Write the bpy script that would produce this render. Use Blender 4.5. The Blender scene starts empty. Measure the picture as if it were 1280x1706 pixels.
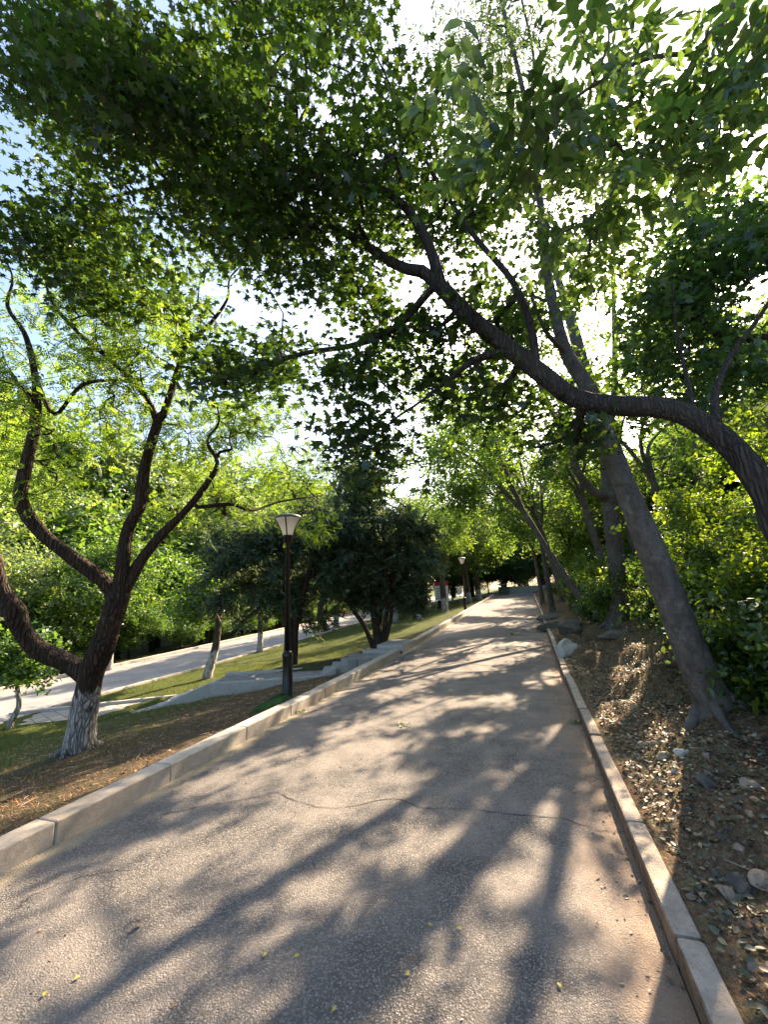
import bpy, math, random
import numpy as np
R = math.radians
rng = np.random.default_rng(7)
random.seed(7)
sc = bpy.context.scene
C = sc.collection

# ------------------------------------------------------------------ camera
F, H, PW, PH = 700.0, 1.6, 1280, 1706
CAM = np.array([0, 0, H])
def cam_frame():
    d = np.array([880 - 640, 853 - 978, -F]); d /= np.linalg.norm(d)
    a, b = -math.tan(R(2.4)), 1.0
    c = -(a * d[0] + b * d[1]) / d[2]
    z = np.array([a, b, c]); z /= np.linalg.norm(z)
    return np.array([np.cross(d, z), d, z])
M = cam_frame()
cd = bpy.data.cameras.new('camera'); cam = bpy.data.objects.new('camera', cd); C.objects.link(cam)
cd.sensor_fit = 'VERTICAL'; cd.sensor_height = 24.0; cd.lens = F / PH * 24.0
cd.clip_start = 0.05; cd.clip_end = 2000
from mathutils import Matrix, Vector
mw = Matrix([list(M[i]) + [CAM[i]] for i in range(3)] + [[0, 0, 0, 1]])
cam.matrix_world = mw
sc.camera = cam
def P(u, v, D):                                   # point of the picture at camera depth D
    return CAM + M @ np.array([(u - 640) / F * D, (853 - v) / F * D, -D])
def proj(p):
    q = (np.asarray(p) - CAM) @ M
    w = -q[..., 2]
    wz = np.where(w > 0.05, w, 1e9)
    return np.where(w > 0.05, 640 + F * q[..., 0] / wz, -9999), 853 - F * q[..., 1] / wz, w

# ------------------------------------------------------------------ terrain
def zp(y):
    return np.interp(y, [-20, 8, 14, 20, 27, 37, 46, 60, 120, 400], [0, 0, .1, .25, .42, .68, .98, 1.25, 2.0, 3])
XK, XKR = -3.25, 0.44                              # inner faces of the two kerbs
def wob(x, y, s=1.0):
    return (np.sin(1.7 * x / s + .6 * y / s) * np.sin(1.1 * y / s - .8 * x / s + 1) + .5 * np.sin(3.1 * x / s + 2) * np.sin(2.7 * y / s)
            + .3 * np.sin(6.3 * x / s + 4.1 * y / s) + .2 * np.sin(9.7 * y / s - 7.1 * x / s))
def Hg(x, y):
    x = np.asarray(x, float); y = np.asarray(y, float)
    z = np.interp(x, [-400, -120, -60, -26, -17.6, -16.2, -12.1, -11, -9.6, -8.6, -7.5, -5.6, -3.55, -3.35, -3.2, .4, .55, 1.2, 2.5, 4, 8, 20, 60, 400],
                  [4, 2, -.8, -1.8, -1.15, -1.0, -1.0, -.95, -.87, -.74, -.5, -.25, .06, .06, -.07, -.07, .1, .22, .62, 1.0, 1.7, 4.0, 10, 30])
    amp = np.where(x > .6, np.clip((x - .6) * .35, 0, .16), np.where((x < -3.5) & (x > -12), .02, 0))
    far = np.where(x < -17.6, .12, 0)
    end = np.clip((y - 43) / 6, 0, 1) * np.where((x > -3.4) & (x < .6), .06, 0)
    sd = (x + 4.85) * -.38 + (y - 9.45) * .925
    win = np.clip((x + 8.9) / .5, 0, 1) * np.clip((-3.62 - x) / .25, 0, 1)
    z = z - win * np.where(sd < .2, .27 * np.exp(-(np.maximum(0, -sd) / .8) ** 2), np.where(sd < 1.05, .38, 0))
    return z + zp(y) + amp * wob(x, y, .9) + far * wob(x, y, 3) + end
def ground(u, v):                                  # where the sight line of a pixel meets the ground
    r = M @ np.array([u - 640, 853 - v, -F]); r /= np.linalg.norm(r)
    t = np.geomspace(.8, 220, 6000)
    p = CAM + t[:, None] * r
    k = np.argmax(p[:, 2] < Hg(p[:, 0], p[:, 1]))
    q = p[k]
    assert k > 0, (u, v)
    return np.array([q[0], q[1], float(Hg(q[0], q[1]))])

# ------------------------------------------------------------------ sun and the sunlit patches
AZ, EL = R(17.0), R(36)
SUN = np.array([math.sin(AZ) * math.cos(EL), math.cos(AZ) * math.cos(EL), math.sin(EL)])
LIT = [(250, 1475, 210, 46, 18), (480, 1385, 170, 42, 20), (90, 1560, 150, 34, 18), (370, 1325, 140, 30, 22), (150, 1640, 170, 24, 20),
       (480, 1560, 120, 28, 30), (290, 1690, 110, 25, 25), (560, 1285, 130, 24, 14), (610, 1480, 60, 34, 25), (750, 1450, 105, 55, 0),
       (935, 1255, 50, 42, 30), (800, 1238, 80, 17, 3), (900, 1430, 60, 55, 0), (880, 1340, 55, 38, 0), (640, 1330, 75, 30, 10),
       (740, 1130, 100, 16, 3), (905, 1145, 40, 18, 10), (720, 1190, 100, 14, 5), (790, 1650, 80, 36, 20), (850, 1590, 60, 30, 20), (700, 1560, 55, 30, 20),
       (860, 1062, 42, 6, 2), (800, 1072, 40, 5, 2), (880, 1030, 30, 4, 0), (840, 1100, 70, 8, 2), (770, 1090, 50, 6, 2), (850, 1012, 35, 3, 0), (820, 1045, 40, 4, 2),
       (820, 1180, 60, 12, 4), (660, 1165, 60, 14, 14), (640, 1225, 70, 16, 10), (860, 1195, 30, 12, 20), (800, 1112, 60, 8, 3), (700, 1110, 40, 8, 10), (830, 1080, 60, 5, 2), (780, 1050, 40, 5, 5), (865, 1050, 25, 4, 0), (830, 1028, 45, 4, 0), (845, 1003, 40, 3, 0), (560, 1235, 60, 14, 18),
       (1120, 1290, 60, 30, 30), (1160, 1400, 40, 50, 20), (1035, 1150, 42, 75, -28), (1075, 1090, 40, 30, 0), (985, 1215, 22, 50, -25), (1100, 1330, 18, 25, 0),
       (290, 1255, 230, 13, 19), (110, 1320, 130, 18, 18), (480, 1205, 120, 9, 24), (60, 1400, 100, 14, 24), (590, 1150, 90, 10, 26), (400, 1235, 60, 10, 24),
       (330, 1130, 210, 16, 17), (560, 1062, 110, 14, 16), (700, 1045, 60, 7, 20), (760, 1018, 40, 6, 20), (200, 1105, 240, 14, 14), (480, 1050, 150, 9, 14), (60, 1220, 70, 12, 5), (200, 1185, 60, 8, 5)]
LAMPG = (ground(479, 1163) + [0, 0, 2.85] - SUN * 2.85 / SUN[2])[:2]       # the sun also reaches the lamp head
def to_ground(p):
    z = Hg(p[:, 0], p[:, 1])
    g = p
    for _ in range(3):
        g = p - SUN * ((p[:, 2] - z) / SUN[2])[:, None]
        z = Hg(g[:, 0], g[:, 1])
    return p - SUN * ((p[:, 2] - z) / SUN[2])[:, None]
def lit_mask(p, tree=False):
    g = to_ground(p)
    u, v, w = proj(g)
    m = np.zeros(len(p), bool)
    if tree: m |= (g[:, 0] > .9) & (g[:, 0] < 6) & (g[:, 1] > -1) & (g[:, 1] < 13) & (np.sin(g[:, 0] * 3.1 + 1) * np.sin(g[:, 1] * 2.3) > -.25)
    m |= np.hypot(g[:, 0] - LAMPG[0], g[:, 1] - LAMPG[1]) < .55
    for cx, cy, rx, ry, a in LIT:
        ca, sa = math.cos(R(a)), math.sin(R(a))
        dx, dy = u - cx, v - cy
        m |= ((dx * ca - dy * sa) / rx) ** 2 + ((dx * sa + dy * ca) / ry) ** 2 < 1
    return m

# ------------------------------------------------------------------ node helpers and materials
class N:
    def __init__(s, name):
        s.m = bpy.data.materials.new(name); s.m.use_nodes = True
        s.t = s.m.node_tree; s.t.nodes.clear()
        s.out = s.t.nodes.new('ShaderNodeOutputMaterial')
    def n(s, typ, **kw):
        x = s.t.nodes.new(typ)
        ins = kw.pop('i', {})
        for k, v in kw.items(): setattr(x, k, v)
        for k, v in ins.items(): s.set(x, k, v)
        return x
    def set(s, x, k, v):
        sock = x.inputs[k]
        if isinstance(v, bpy.types.NodeSocket): s.t.links.new(v, sock)
        elif isinstance(v, (tuple, list)) and len(v) == 3 and sock.type == 'RGBA': sock.default_value = (*v, 1)
        else: sock.default_value = v
    def coord(s, scale=(1, 1, 1), kind='Object'):
        tc = s.n('ShaderNodeTexCoord')
        return s.n('ShaderNodeMapping', i={'Vector': tc.outputs[kind], 'Scale': scale}).outputs[0]
    def noise(s, vec, scale, detail=4, rough=.55, dist=0):
        return s.n('ShaderNodeTexNoise', i={'Vector': vec, 'Scale': scale, 'Detail': detail, 'Roughness': rough, 'Distortion': dist}).outputs['Fac']
    def voro(s, vec, scale, feature='F1', out='Distance'):
        return s.n('ShaderNodeTexVoronoi', feature=feature, i={'Vector': vec, 'Scale': scale}).outputs[out]
    def ramp(s, fac, *stops):
        x = s.n('ShaderNodeValToRGB', i={'Fac': fac}); e = x.color_ramp.elements
        while len(e) < len(stops): e.new(.5)
        for q, (p, c) in zip(e, stops):
            q.position = p; q.color = (*c, 1) if isinstance(c, (tuple, list)) else (c, c, c, 1)
        return x.outputs['Color']
    def mix(s, fac, a, b, blend='MIX'):
        x = s.n('ShaderNodeMix', data_type='RGBA', blend_type=blend)
        s.set(x, 0, fac); s.set(x, 6, a); s.set(x, 7, b); return x.outputs[2]
    def math(s, op, a, b=0.0, clamp=False):
        x = s.n('ShaderNodeMath', operation=op, use_clamp=clamp); s.set(x, 0, a); s.set(x, 1, b); return x.outputs[0]
    def bump(s, h, strength=.5, dist=.02, normal=None):
        x = s.n('ShaderNodeBump', i={'Height': h, 'Strength': strength, 'Distance': dist})
        if normal is not None: s.set(x, 'Normal', normal)
        return x.outputs[0]
    def sep(s, vec):
        return s.n('ShaderNodeSeparateXYZ', i={'Vector': vec}).outputs
    def range(s, v, a, b, c=0.0, d=1.0):
        return s.n('ShaderNodeMapRange', i={'Value': v, 'From Min': a, 'From Max': b, 'To Min': c, 'To Max': d}).outputs[0]
    def pbsdf(s, col, rough=.9, normal=None, spec=.3, metal=0.0, **extra):
        b = s.n('ShaderNodeBsdfPrincipled', i={'Base Color': col, 'Roughness': rough, 'Metallic': metal, 'Specular IOR Level': spec})
        if normal is not None: s.set(b, 'Normal', normal)
        for k, v in extra.items(): s.set(b, k.replace('_', ' '), v)
        s.t.links.new(b.outputs[0], s.out.inputs[0]); return s.m

def leaf_mat(name, col, trans, var=.35, tw=.5, gloss=.05, yellow=.06, rough=.45):
    m = N(name)
    geo = m.n('ShaderNodeNewGeometry'); rnd = geo.outputs['Random Per Island']
    k = m.range(rnd, 0, 1, 1 - var, 1 + var)
    yl = m.range(rnd, 1 - yellow * 2, 1, 0, 1)
    tc = m.noise(m.coord(kind='Object'), .9, 2)
    k2 = m.range(tc, .3, .7, .75, 1.25)
    kk = m.math('MULTIPLY', k, k2)
    def sh(c, y):
        a = m.mix(yl, c, y)
        v = m.n('ShaderNodeVectorMath', operation='SCALE'); m.set(v, 0, a); m.set(v, 'Scale', kk); return v.outputs[0]
    d = m.n('ShaderNodeBsdfDiffuse', i={'Color': sh(col, (col[0] * 2.2, col[1] * 1.5, col[2]))})
    t = m.n('ShaderNodeBsdfTranslucent', i={'Color': sh(trans, (trans[0] * 1.8, trans[1] * 1.3, trans[2]))})
    mx = m.n('ShaderNodeMixShader', i={0: tw, 1: d.outputs[0], 2: t.outputs[0]})
    g = m.n('ShaderNodeBsdfGlossy', i={'Color': (.9, .95, 1), 'Roughness': rough})
    mg = m.n('ShaderNodeMixShader', i={0: gloss, 1: mx.outputs[0], 2: g.outputs[0]})
    m.t.links.new(mg.outputs[0], m.out.inputs[0]); return m.m

def bark_mat(name, c1, c2, sx=14, sz=2.2, strength=.9, dist=.03, paint=None, lichen=None, smooth=False):
    m = N(name)
    v = m.coord((sx, sx, sz))
    h = m.noise(v, 1.0, 6, .62, .4)
    dn = m.n('ShaderNodeTexNoise', i={'Vector': m.coord((7, 7, 5)), 'Scale': 1.0, 'Detail': 4.0})
    dv = m.n('ShaderNodeVectorMath', operation='SCALE'); m.set(dv, 0, dn.outputs['Color']); m.set(dv, 'Scale', 1.6)
    da = m.n('ShaderNodeVectorMath', operation='ADD'); m.set(da, 0, m.coord((sx * 1.5, sx * 1.5, sz * .75))); m.set(da, 1, dv.outputs[0])
    crack = m.voro(da.outputs[0], 1.0, 'DISTANCE_TO_EDGE')
    cr = m.range(crack, 0, .3, 0, 1)
    hh = m.math('ADD', m.math('MULTIPLY', cr, .0 if smooth else .7), h)
    col = m.mix(m.range(h, .3, .7), c1, c2)
    if not smooth: col = m.mix(m.range(cr, 0, 1, .6, 0), col, tuple(x * .35 for x in c1))
    big = m.noise(m.coord((2.5, 2.5, 1.2)), 1.0, 4)
    col = m.mix(m.range(big, .45, .75, 0, .5), col, lichen or c2)
    if smooth:
        rings = m.noise(m.coord((3, 3, 26)), 1.0, 3)
        col = m.mix(m.range(rings, .55, .75, 0, .45), col, tuple(x * .55 for x in c1))
        bl = m.noise(m.coord((5, 5, 4)), 1.0, 6, .7)
        col = m.mix(m.range(bl, .56, .62, 0, .55), col, tuple(min(1, x * 1.5) for x in c2))
        len_ = m.voro(m.coord((30, 30, 55)), 1.0)
        col = m.mix(m.range(len_, .12, .2, .6, 0), col, tuple(x * .4 for x in c1))
        hh = m.math('ADD', h, m.math('MULTIPLY', rings, .6))
    if paint:
        z = m.sep(m.coord(kind='Object'))[2]
        edge = m.math('ADD', z, m.math('MULTIPLY', m.noise(m.coord((9, 9, 3)), 1.0, 5), .5))
        wear = m.noise(m.coord((16, 16, 5)), 1.0, 6, .65)
        mask = m.math('MULTIPLY', m.range(edge, paint + .25, paint + .21), m.range(wear, .31, .49))
        lowwear = m.range(m.math('ADD', z, m.math('MULTIPLY', wear, .3)), .1, .35, .3, 1)
        mask = m.math('MULTIPLY', mask, lowwear)
        mask = m.math('MULTIPLY', mask, m.range(cr, 0, .5, .25, 1))
        col = m.mix(m.math('MULTIPLY', mask, .88), col, m.mix(h, (.42, .40, .36), (.74, .72, .68)))
    return m.pbsdf(col, .9, m.bump(hh, strength, dist), .2)

def asphalt_mat():
    m = N('path_asphalt')
    p = m.coord(kind='Object'); x, y, _ = m.sep(p)
    st = m.voro(p, 105, 'F1'); stc = m.voro(p, 105, 'F1', 'Color')
    stone_v = m.sep(stc)[0]
    fine = m.noise(p, 160, 3, .6)
    st2 = m.voro(p, 140, 'F1')
    big = m.noise(p, .55, 5, .6, .3)
    mid = m.noise(p, 2.6, 5, .65)
    dust = m.range(m.math('ADD', m.math('MULTIPLY', big, .6), m.math('MULTIPLY', mid, .55)), .46, .72)
    base = m.mix(m.range(stone_v, 0, 1), (.045, .045, .047), (.25, .238, .23))
    base = m.mix(m.range(m.sep(stc)[1], .93, .96), base, (.34, .32, .30))
    base = m.mix(m.range(st, .34, .62, 0, 1), base, (.05, .048, .046))
    col = m.mix(m.math('MULTIPLY', dust, .64), base, m.mix(fine, (.18, .16, .142), (.335, .298, .262)))
    # sand drifted against the right kerb, pale cement gutter along the left one
    wv = m.math('ADD', x, m.math('MULTIPLY', mid, .9))
    col = m.mix(m.range(wv, .5, 1.05, 0, .85), col, m.mix(fine, (.19, .115, .065), (.33, .22, .14)))
    gut = m.math('ADD', x, m.math('MULTIPLY', m.noise(p, 3, 5), .34))
    col = m.mix(m.range(gut, -2.99, -2.90, .9, 0), col, m.mix(m.noise(p, 9, 5), (.25, .215, .15), (.37, .325, .245)))
    worn = m.range(m.noise(m.coord((1.0, .45, 1)), 1.1, 6, .68, .6), .5, .66)
    col = m.mix(m.math('MULTIPLY', worn, .45), col, m.mix(stone_v, (.07, .068, .07), (.19, .18, .175)))
    spot = m.range(m.noise(p, 3.4, 3, .5, .8), .66, .70)
    col = m.mix(m.math('MULTIPLY', spot, .4), col, (.09, .082, .075))
    # hairline cracks
    wp = m.n('ShaderNodeVectorMath', operation='ADD'); m.set(wp, 0, p)
    nz = m.n('ShaderNodeTexNoise', i={'Vector': p, 'Scale': 1.6, 'Detail': 5.0}); sc_ = m.n('ShaderNodeVectorMath', operation='SCALE'); m.set(sc_, 0, nz.outputs['Color']); m.set(sc_, 'Scale', .9)
    m.t.links.new(sc_.outputs[0], wp.inputs[1])
    ck = m.voro(wp.outputs[0], .42, 'DISTANCE_TO_EDGE')
    ckm = m.math('MULTIPLY', m.range(ck, .0, .0035, 1, 0), m.range(m.noise(p, .8, 2), .52, .62))
    col = m.mix(m.math('MULTIPLY', ckm, .85), col, (.025, .022, .02))
    h = m.math('ADD', m.math('MULTIPLY', m.range(st, 0, .7, 1, 0), m.range(dust, 0, 1, 1, .45)), m.math('MULTIPLY', fine, .35))
    h = m.math('SUBTRACT', h, m.math('MULTIPLY', ckm, 1.5))
    nb = m.bump(mid, .5, .03)
    return m.pbsdf(col, .8, m.bump(m.math('ADD', m.math('MULTIPLY', h, m.range(m.noise(p, 1.4, 4), .35, .65, .35, 1)), m.math('MULTIPLY', st2, -.5)), .8, .007, nb), .35)

def ground_mat():
    m = N('ground_soil')
    p = m.coord(kind='Object'); x, y, z = m.sep(p)
    fine = m.noise(p, 38, 5, .65); mid = m.noise(p, 5, 5, .6); big = m.noise(p, .7, 4)
    lit = m.voro(p, 26, 'F1', 'Color')
    needles = m.noise(m.coord((60, 9, 30)), 1.0, 4, .6, .8)
    thatch = m.mix(m.range(needles, .35, .65), (.036, .028, .02), (.135, .105, .07))
    grass = m.mix(m.range(fine, .3, .7), (.03, .045, .012), (.095, .115, .03))
    gm = m.math('ADD', m.math('MULTIPLY', x, -.17), m.math('MULTIPLY', big, 1.3))
    gm = m.math('ADD', gm, m.math('MULTIPLY', mid, .55))
    yy = m.range(y, 9, 17, 0, .55); gm = m.math('ADD', gm, yy)
    left = m.mix(m.range(gm, 1.62, 2.2), thatch, grass)
    soil = m.mix(m.range(fine, .3, .7), (.075, .049, .03), (.25, .17, .105))
    ll = m.sep(lit)[0]
    leafy = m.mix(m.range(ll, .55, .9, 0, .8), soil, m.mix(m.sep(lit)[1], (.16, .12, .07), (.20, .19, .10)))
    right = m.mix(m.range(m.noise(p, 1.1, 4), .55, .75, 0, .6), leafy, (.11, .10, .035))
    col = m.mix(m.range(x, -1.6, -1.4), left, right)
    h = m.math('ADD', m.math('MULTIPLY', fine, .6), m.math('ADD', mid, m.math('MULTIPLY', needles, .5)))
    return m.pbsdf(col, .95, m.bump(h, .9, .05), .1)

def stone_mat(name, c1, c2, bump=.5, sc=14, dist=.01, spots=True, warm=None):
    m = N(name)
    p = m.coord(kind='Object')
    a = m.noise(p, sc, 6, .65); b = m.noise(p, 1.3, 4); f = m.noise(p, 130, 3)
    col = m.mix(m.range(a, .32, .68), c1, c2)
    col = m.mix(m.range(b, .45, .72, 0, .55), col, warm or tuple(x * .7 for x in c1))
    if spots: col = m.mix(m.range(f, .56, .68, 0, .6), col, tuple(x * .5 for x in c1))
    return m.pbsdf(col, .85, m.bump(m.math('ADD', a, m.math('MULTIPLY', f, .4)), bump, dist), .3)

def paver_mat():
    m = N('stone_paving')
    p = m.coord((1, 1, 1)); 
    rot = m.n('ShaderNodeMapping', i={'Vector': p, 'Rotation': (0, 0, R(24))}).outputs[0]
    br = m.n('ShaderNodeTexBrick', i={'Vector': rot, 'Scale': 1.0, 'Color1': (.30, .28, .255), 'Color2': (.40, .37, .33), 'Mortar': (.12, .10, .085), 'Mortar Size': .012, 'Brick Width': .5, 'Row Height': .26, 'Mortar Smooth': .3})
    n = m.noise(p, 6, 5)
    col = m.mix(m.range(n, .35, .7, 0, .5), br.outputs['Color'], (.20, .18, .16))
    h = m.math('ADD', m.math('MULTIPLY', br.outputs['Fac'], -1.0), m.math('MULTIPLY', n, .5))
    return m.pbsdf(col, .85, m.bump(h, .6, .012), .25)

def road_mat():
    m = N('lower_road_asphalt'); p = m.coord(kind='Object')
    a = m.noise(p, .8, 5); f = m.noise(p, 60, 3)
    col = m.mix(m.range(a, .35, .65), (.20, .20, .205), (.30, .295, .29))
    col = m.mix(m.range(f, .4, .7, 0, .35), col, (.12, .12, .12))
    return m.pbsdf(col, .8, m.bump(f, .3, .01), .3)

def plain(name, col, rough=.5, metal=0.0, spec=.4, var=.12, sc=20, **kw):
    m = N(name); n = m.noise(m.coord(), sc, 4)
    c = m.mix(m.range(n, .35, .65), tuple(x * (1 - var) for x in col), tuple(min(1, x * (1 + var)) for x in col))
    return m.pbsdf(c, rough, m.bump(n, .08, .005), spec, metal, **kw)

# ------------------------------------------------------------------ mesh helpers
def mesh_np(name, V, loops, starts):
    me = bpy.data.meshes.new(name)
    me.vertices.add(len(V)); me.vertices.foreach_set('co', np.ascontiguousarray(V, np.float32).ravel())
    me.loops.add(len(loops)); me.loops.foreach_set('vertex_index', np.ascontiguousarray(loops, np.int32))
    me.polygons.add(len(starts)); me.polygons.foreach_set('loop_start', np.ascontiguousarray(starts, np.int32))
    me.update(calc_edges=True)
    return me
def link(name, me, mat, parent=None, smooth=False, loc=None):
    o = bpy.data.objects.new(name, me); C.objects.link(o)
    if mat is not None: me.materials.append(mat)
    if smooth: me.polygons.foreach_set('use_smooth', np.ones(len(me.polygons), bool))
    if parent is not None: o.parent = parent
    if loc is not None: o.location = [float(c) for c in loc]
    return o
def tag(o, label=None, cat=None, group=None, kind=None):
    if label: o['label'] = label
    if cat: o['category'] = cat
    if group: o['group'] = group
    if kind: o['kind'] = kind
    return o
def empty(name, loc, label, cat, group=None, rz=0):
    o = bpy.data.objects.new(name, None); C.objects.link(o)
    o.location = [float(c) for c in loc]; o.rotation_euler = (0, 0, rz); o.empty_display_size = .2
    return tag(o, label, cat, group)
def dup(root, loc, rz=0, scale=(1, 1, 1), label=None, group=None):
    r = root.copy(); C.objects.link(r)
    r.location = [float(c) for c in loc]; r.rotation_euler = (0, 0, rz); r.scale = scale if isinstance(scale, tuple) else (scale,) * 3
    if label: r['label'] = label
    if group: r['group'] = group
    for ch in root.children:
        c = ch.copy(); C.objects.link(c); c.parent = r
        for g in ch.children:
            d = g.copy(); C.objects.link(d); d.parent = c
    return r
class MB:                                           # collects boxes, lathes and tubes into one mesh
    def __init__(s): s.v = []; s.f = []
    def add(s, V, Fs):
        o = len(s.v); s.v += [tuple(map(float, q)) for q in V]; s.f += [tuple(o + i for i in f) for f in Fs]; return s
    def prism(s, poly, z0, z1):                     # poly: list of xy or (x,y,ztop)
        n = len(poly)
        b = [(q[0], q[1], z0) for q in poly]; t = [(q[0], q[1], q[2] if len(q) > 2 else z1) for q in poly]
        return s.add(b + t, [tuple(reversed(range(n))), tuple(range(n, 2 * n))] + [(i, (i + 1) % n, n + (i + 1) % n, n + i) for i in range(n)])
    def box(s, x0, x1, y0, y1, z0, z1): return s.prism([(x0, y0), (x1, y0), (x1, y1), (x0, y1)], z0, z1)
    def lathe(s, prof, n=20, cx=0, cy=0, caps=True):
        V = []; Fs = []
        for r, z in prof:
            for k in range(n):
                a = 2 * math.pi * k / n; V.append((cx + r * math.cos(a), cy + r * math.sin(a), z))
        for i in range(len(prof) - 1):
            for k in range(n): Fs.append((i * n + k, i * n + (k + 1) % n, (i + 1) * n + (k + 1) % n, (i + 1) * n + k))
        if caps: Fs += [tuple(reversed(range(n))), tuple(range((len(prof) - 1) * n, len(prof) * n))]
        return s.add(V, Fs)
    def tube(s, pts, r, n=8):
        V, Fs = tube_np(np.array(pts, float), np.full(len(pts), r) if np.isscalar(r) else np.array(r, float), n); return s.add(V, Fs)
    def mesh(s, name):
        me = bpy.data.meshes.new(name); me.from_pydata(s.v, [], s.f); me.update(); return me
    def build(s, name, mat, parent=None, smooth=False, bevel=0, loc=None):
        o = link(name, s.mesh(name), mat, parent, smooth, loc)
        if bevel:
            b = o.modifiers.new('bevel', 'BEVEL'); b.width = bevel; b.segments = 2; b.limit_method = 'ANGLE'
        return o
def ring_pts(pts, rad, n, wave=0.0, seed=0):
    m = len(pts)
    t = np.gradient(pts, axis=0); t /= np.linalg.norm(t, axis=1)[:, None] + 1e-9
    mean = np.abs(t.mean(0)); ref = np.eye(3)[np.argmin(mean)]
    a = np.cross(t, ref); a /= np.linalg.norm(a, axis=1)[:, None] + 1e-9
    b = np.cross(t, a)
    th = np.arange(n) * 2 * np.pi / n
    rr = rad[:, None] * np.ones(n)
    if wave:
        s = np.arange(m)[:, None] * .55
        rr = rr * (1 + wave * (np.sin(3 * th + s * .3 + seed) * .6 + np.sin(5 * th - s * .5 + seed * 2) * .4 + .5 * np.sin(s * 1.3 + 2 * th + seed)))
    return pts[:, None] + rr[..., None] * (np.cos(th)[None, :, None] * a[:, None] + np.sin(th)[None, :, None] * b[:, None])
def tube_np(pts, rad, n, wave=0.0, seed=0):
    Q = ring_pts(pts, rad, n, wave, seed); m = len(pts)
    V = Q.reshape(-1, 3)
    Fs = [(i * n + k, i * n + (k + 1) % n, (i + 1) * n + (k + 1) % n, (i + 1) * n + k) for i in range(m - 1) for k in range(n)]
    Fs += [tuple(reversed(range(n))), tuple(range((m - 1) * n, m * n))]
    return V, Fs

# ------------------------------------------------------------------ leaves
def T_maple():
    o = []
    for a, r, z in ((0, .68, -.06), (22, .28, .02), (30, .36, 0), (52, .66, -.06), (68, .30, .02), (82, .30, 0), (108, .52, -.06), (140, .26, 0), (180, .32, 0)):
        o.append((a, r, z))
    pts = [(r * math.sin(R(a)), .34 + r * math.cos(R(a)), z) for a, r, z in o]
    left = [(-x, y, z) for x, y, z in reversed(pts[1:-1])]
    V = [(0, .34, .03)] + pts + left
    n = len(V) - 1
    return np.array(V), [(0, 1 + (i + 1) % n, 1 + i) for i in range(n)]
def T_simple(w=.28):
    return np.array([(0, 0, 0), (w, .45, .07), (0, 1, -.05), (-w, .45, .07)]), [(0, 1, 2), (0, 2, 3)]
def T_oval(w=.24):
    return (np.array([(0, 0, 0), (w * .8, .22, .04), (w, .5, .06), (w * .55, .8, .02), (0, 1.02, -.06), (-w * .55, .8, .02), (-w, .5, .06), (-w * .8, .22, .04)]),
            [(0, 1, 2, 3, 4), (0, 4, 5, 6, 7)])
def combine(parts):
    V = []; Fs = []; o = 0
    for v, f in parts: V.append(v); Fs += [tuple(o + i for i in q) for q in f]; o += len(v)
    return np.vstack(V), Fs
def xf(t, ang, scale, off, tilt=0, roll=0):
    v, f = t; v = v * scale
    c, s = math.cos(tilt), math.sin(tilt); v = v @ np.array([[1, 0, 0], [0, c, s], [0, -s, c]])
    c, s = math.cos(roll), math.sin(roll); v = v @ np.array([[c, 0, -s], [0, 1, 0], [s, 0, c]])
    c, s = math.cos(ang), math.sin(ang); v = v @ np.array([[c, s, 0], [-s, c, 0], [0, 0, 1]])
    return v + np.array(off), f
def T_pinnate(pairs, leaflet, size, spread=1.0, sag=.25):
    ps = []
    for k in range(pairs):
        y = .18 + .72 * k / max(1, pairs - 1) if pairs > 1 else .5
        z = -sag * y * y
        for s in (-1, 1): ps.append(xf(leaflet, -s * R(62 - 12 * y), size * (1 - .25 * abs(y - .5)), (0, y, z), R(-8), s * R(8)))
    ps.append(xf(leaflet, 0, size, (0, .94, -sag * .9), R(-15)))
    return combine(ps)
def T_cluster(n, leaflet, size, seed):
    r = random.Random(seed); ps = []
    for k in range(n):
        ps.append(xf(leaflet, r.uniform(0, 6.28), size * r.uniform(.75, 1.2), (r.uniform(-.4, .4), r.uniform(-.1, .9), r.uniform(-.3, .3)), r.uniform(-.9, .5), r.uniform(-.7, .7)))
    return combine(ps)
def T_juniper(seed):
    r = random.Random(seed); ps = []
    for k in range(16):
        y = k / 16.0; s = 1 if k % 2 else -1
        ps.append(xf(T_simple(.13), -s * R(r.uniform(15, 50)), r.uniform(.26, .42), (0, y * .8, -.15 * y * y), r.uniform(-.5, .5), r.uniform(-1.2, 1.2)))
    return combine(ps)
LEAF = dict(maple=[T_maple()], oval=[T_pinnate(3, T_oval(), .42, sag=.2)], pinnate=[T_pinnate(6, T_simple(.24), .26)],
            cluster=[T_cluster(6, T_simple(.3), .42, s) for s in (1, 2, 3)], willow=[T_cluster(7, T_simple(.12), .6, s) for s in (4, 5)],
            juniper=[T_juniper(s) for s in (1, 2, 3)], shrub=[T_cluster(6, T_oval(.3), .36, s) for s in (6, 7, 8)], one=[T_oval(.3)])
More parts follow.
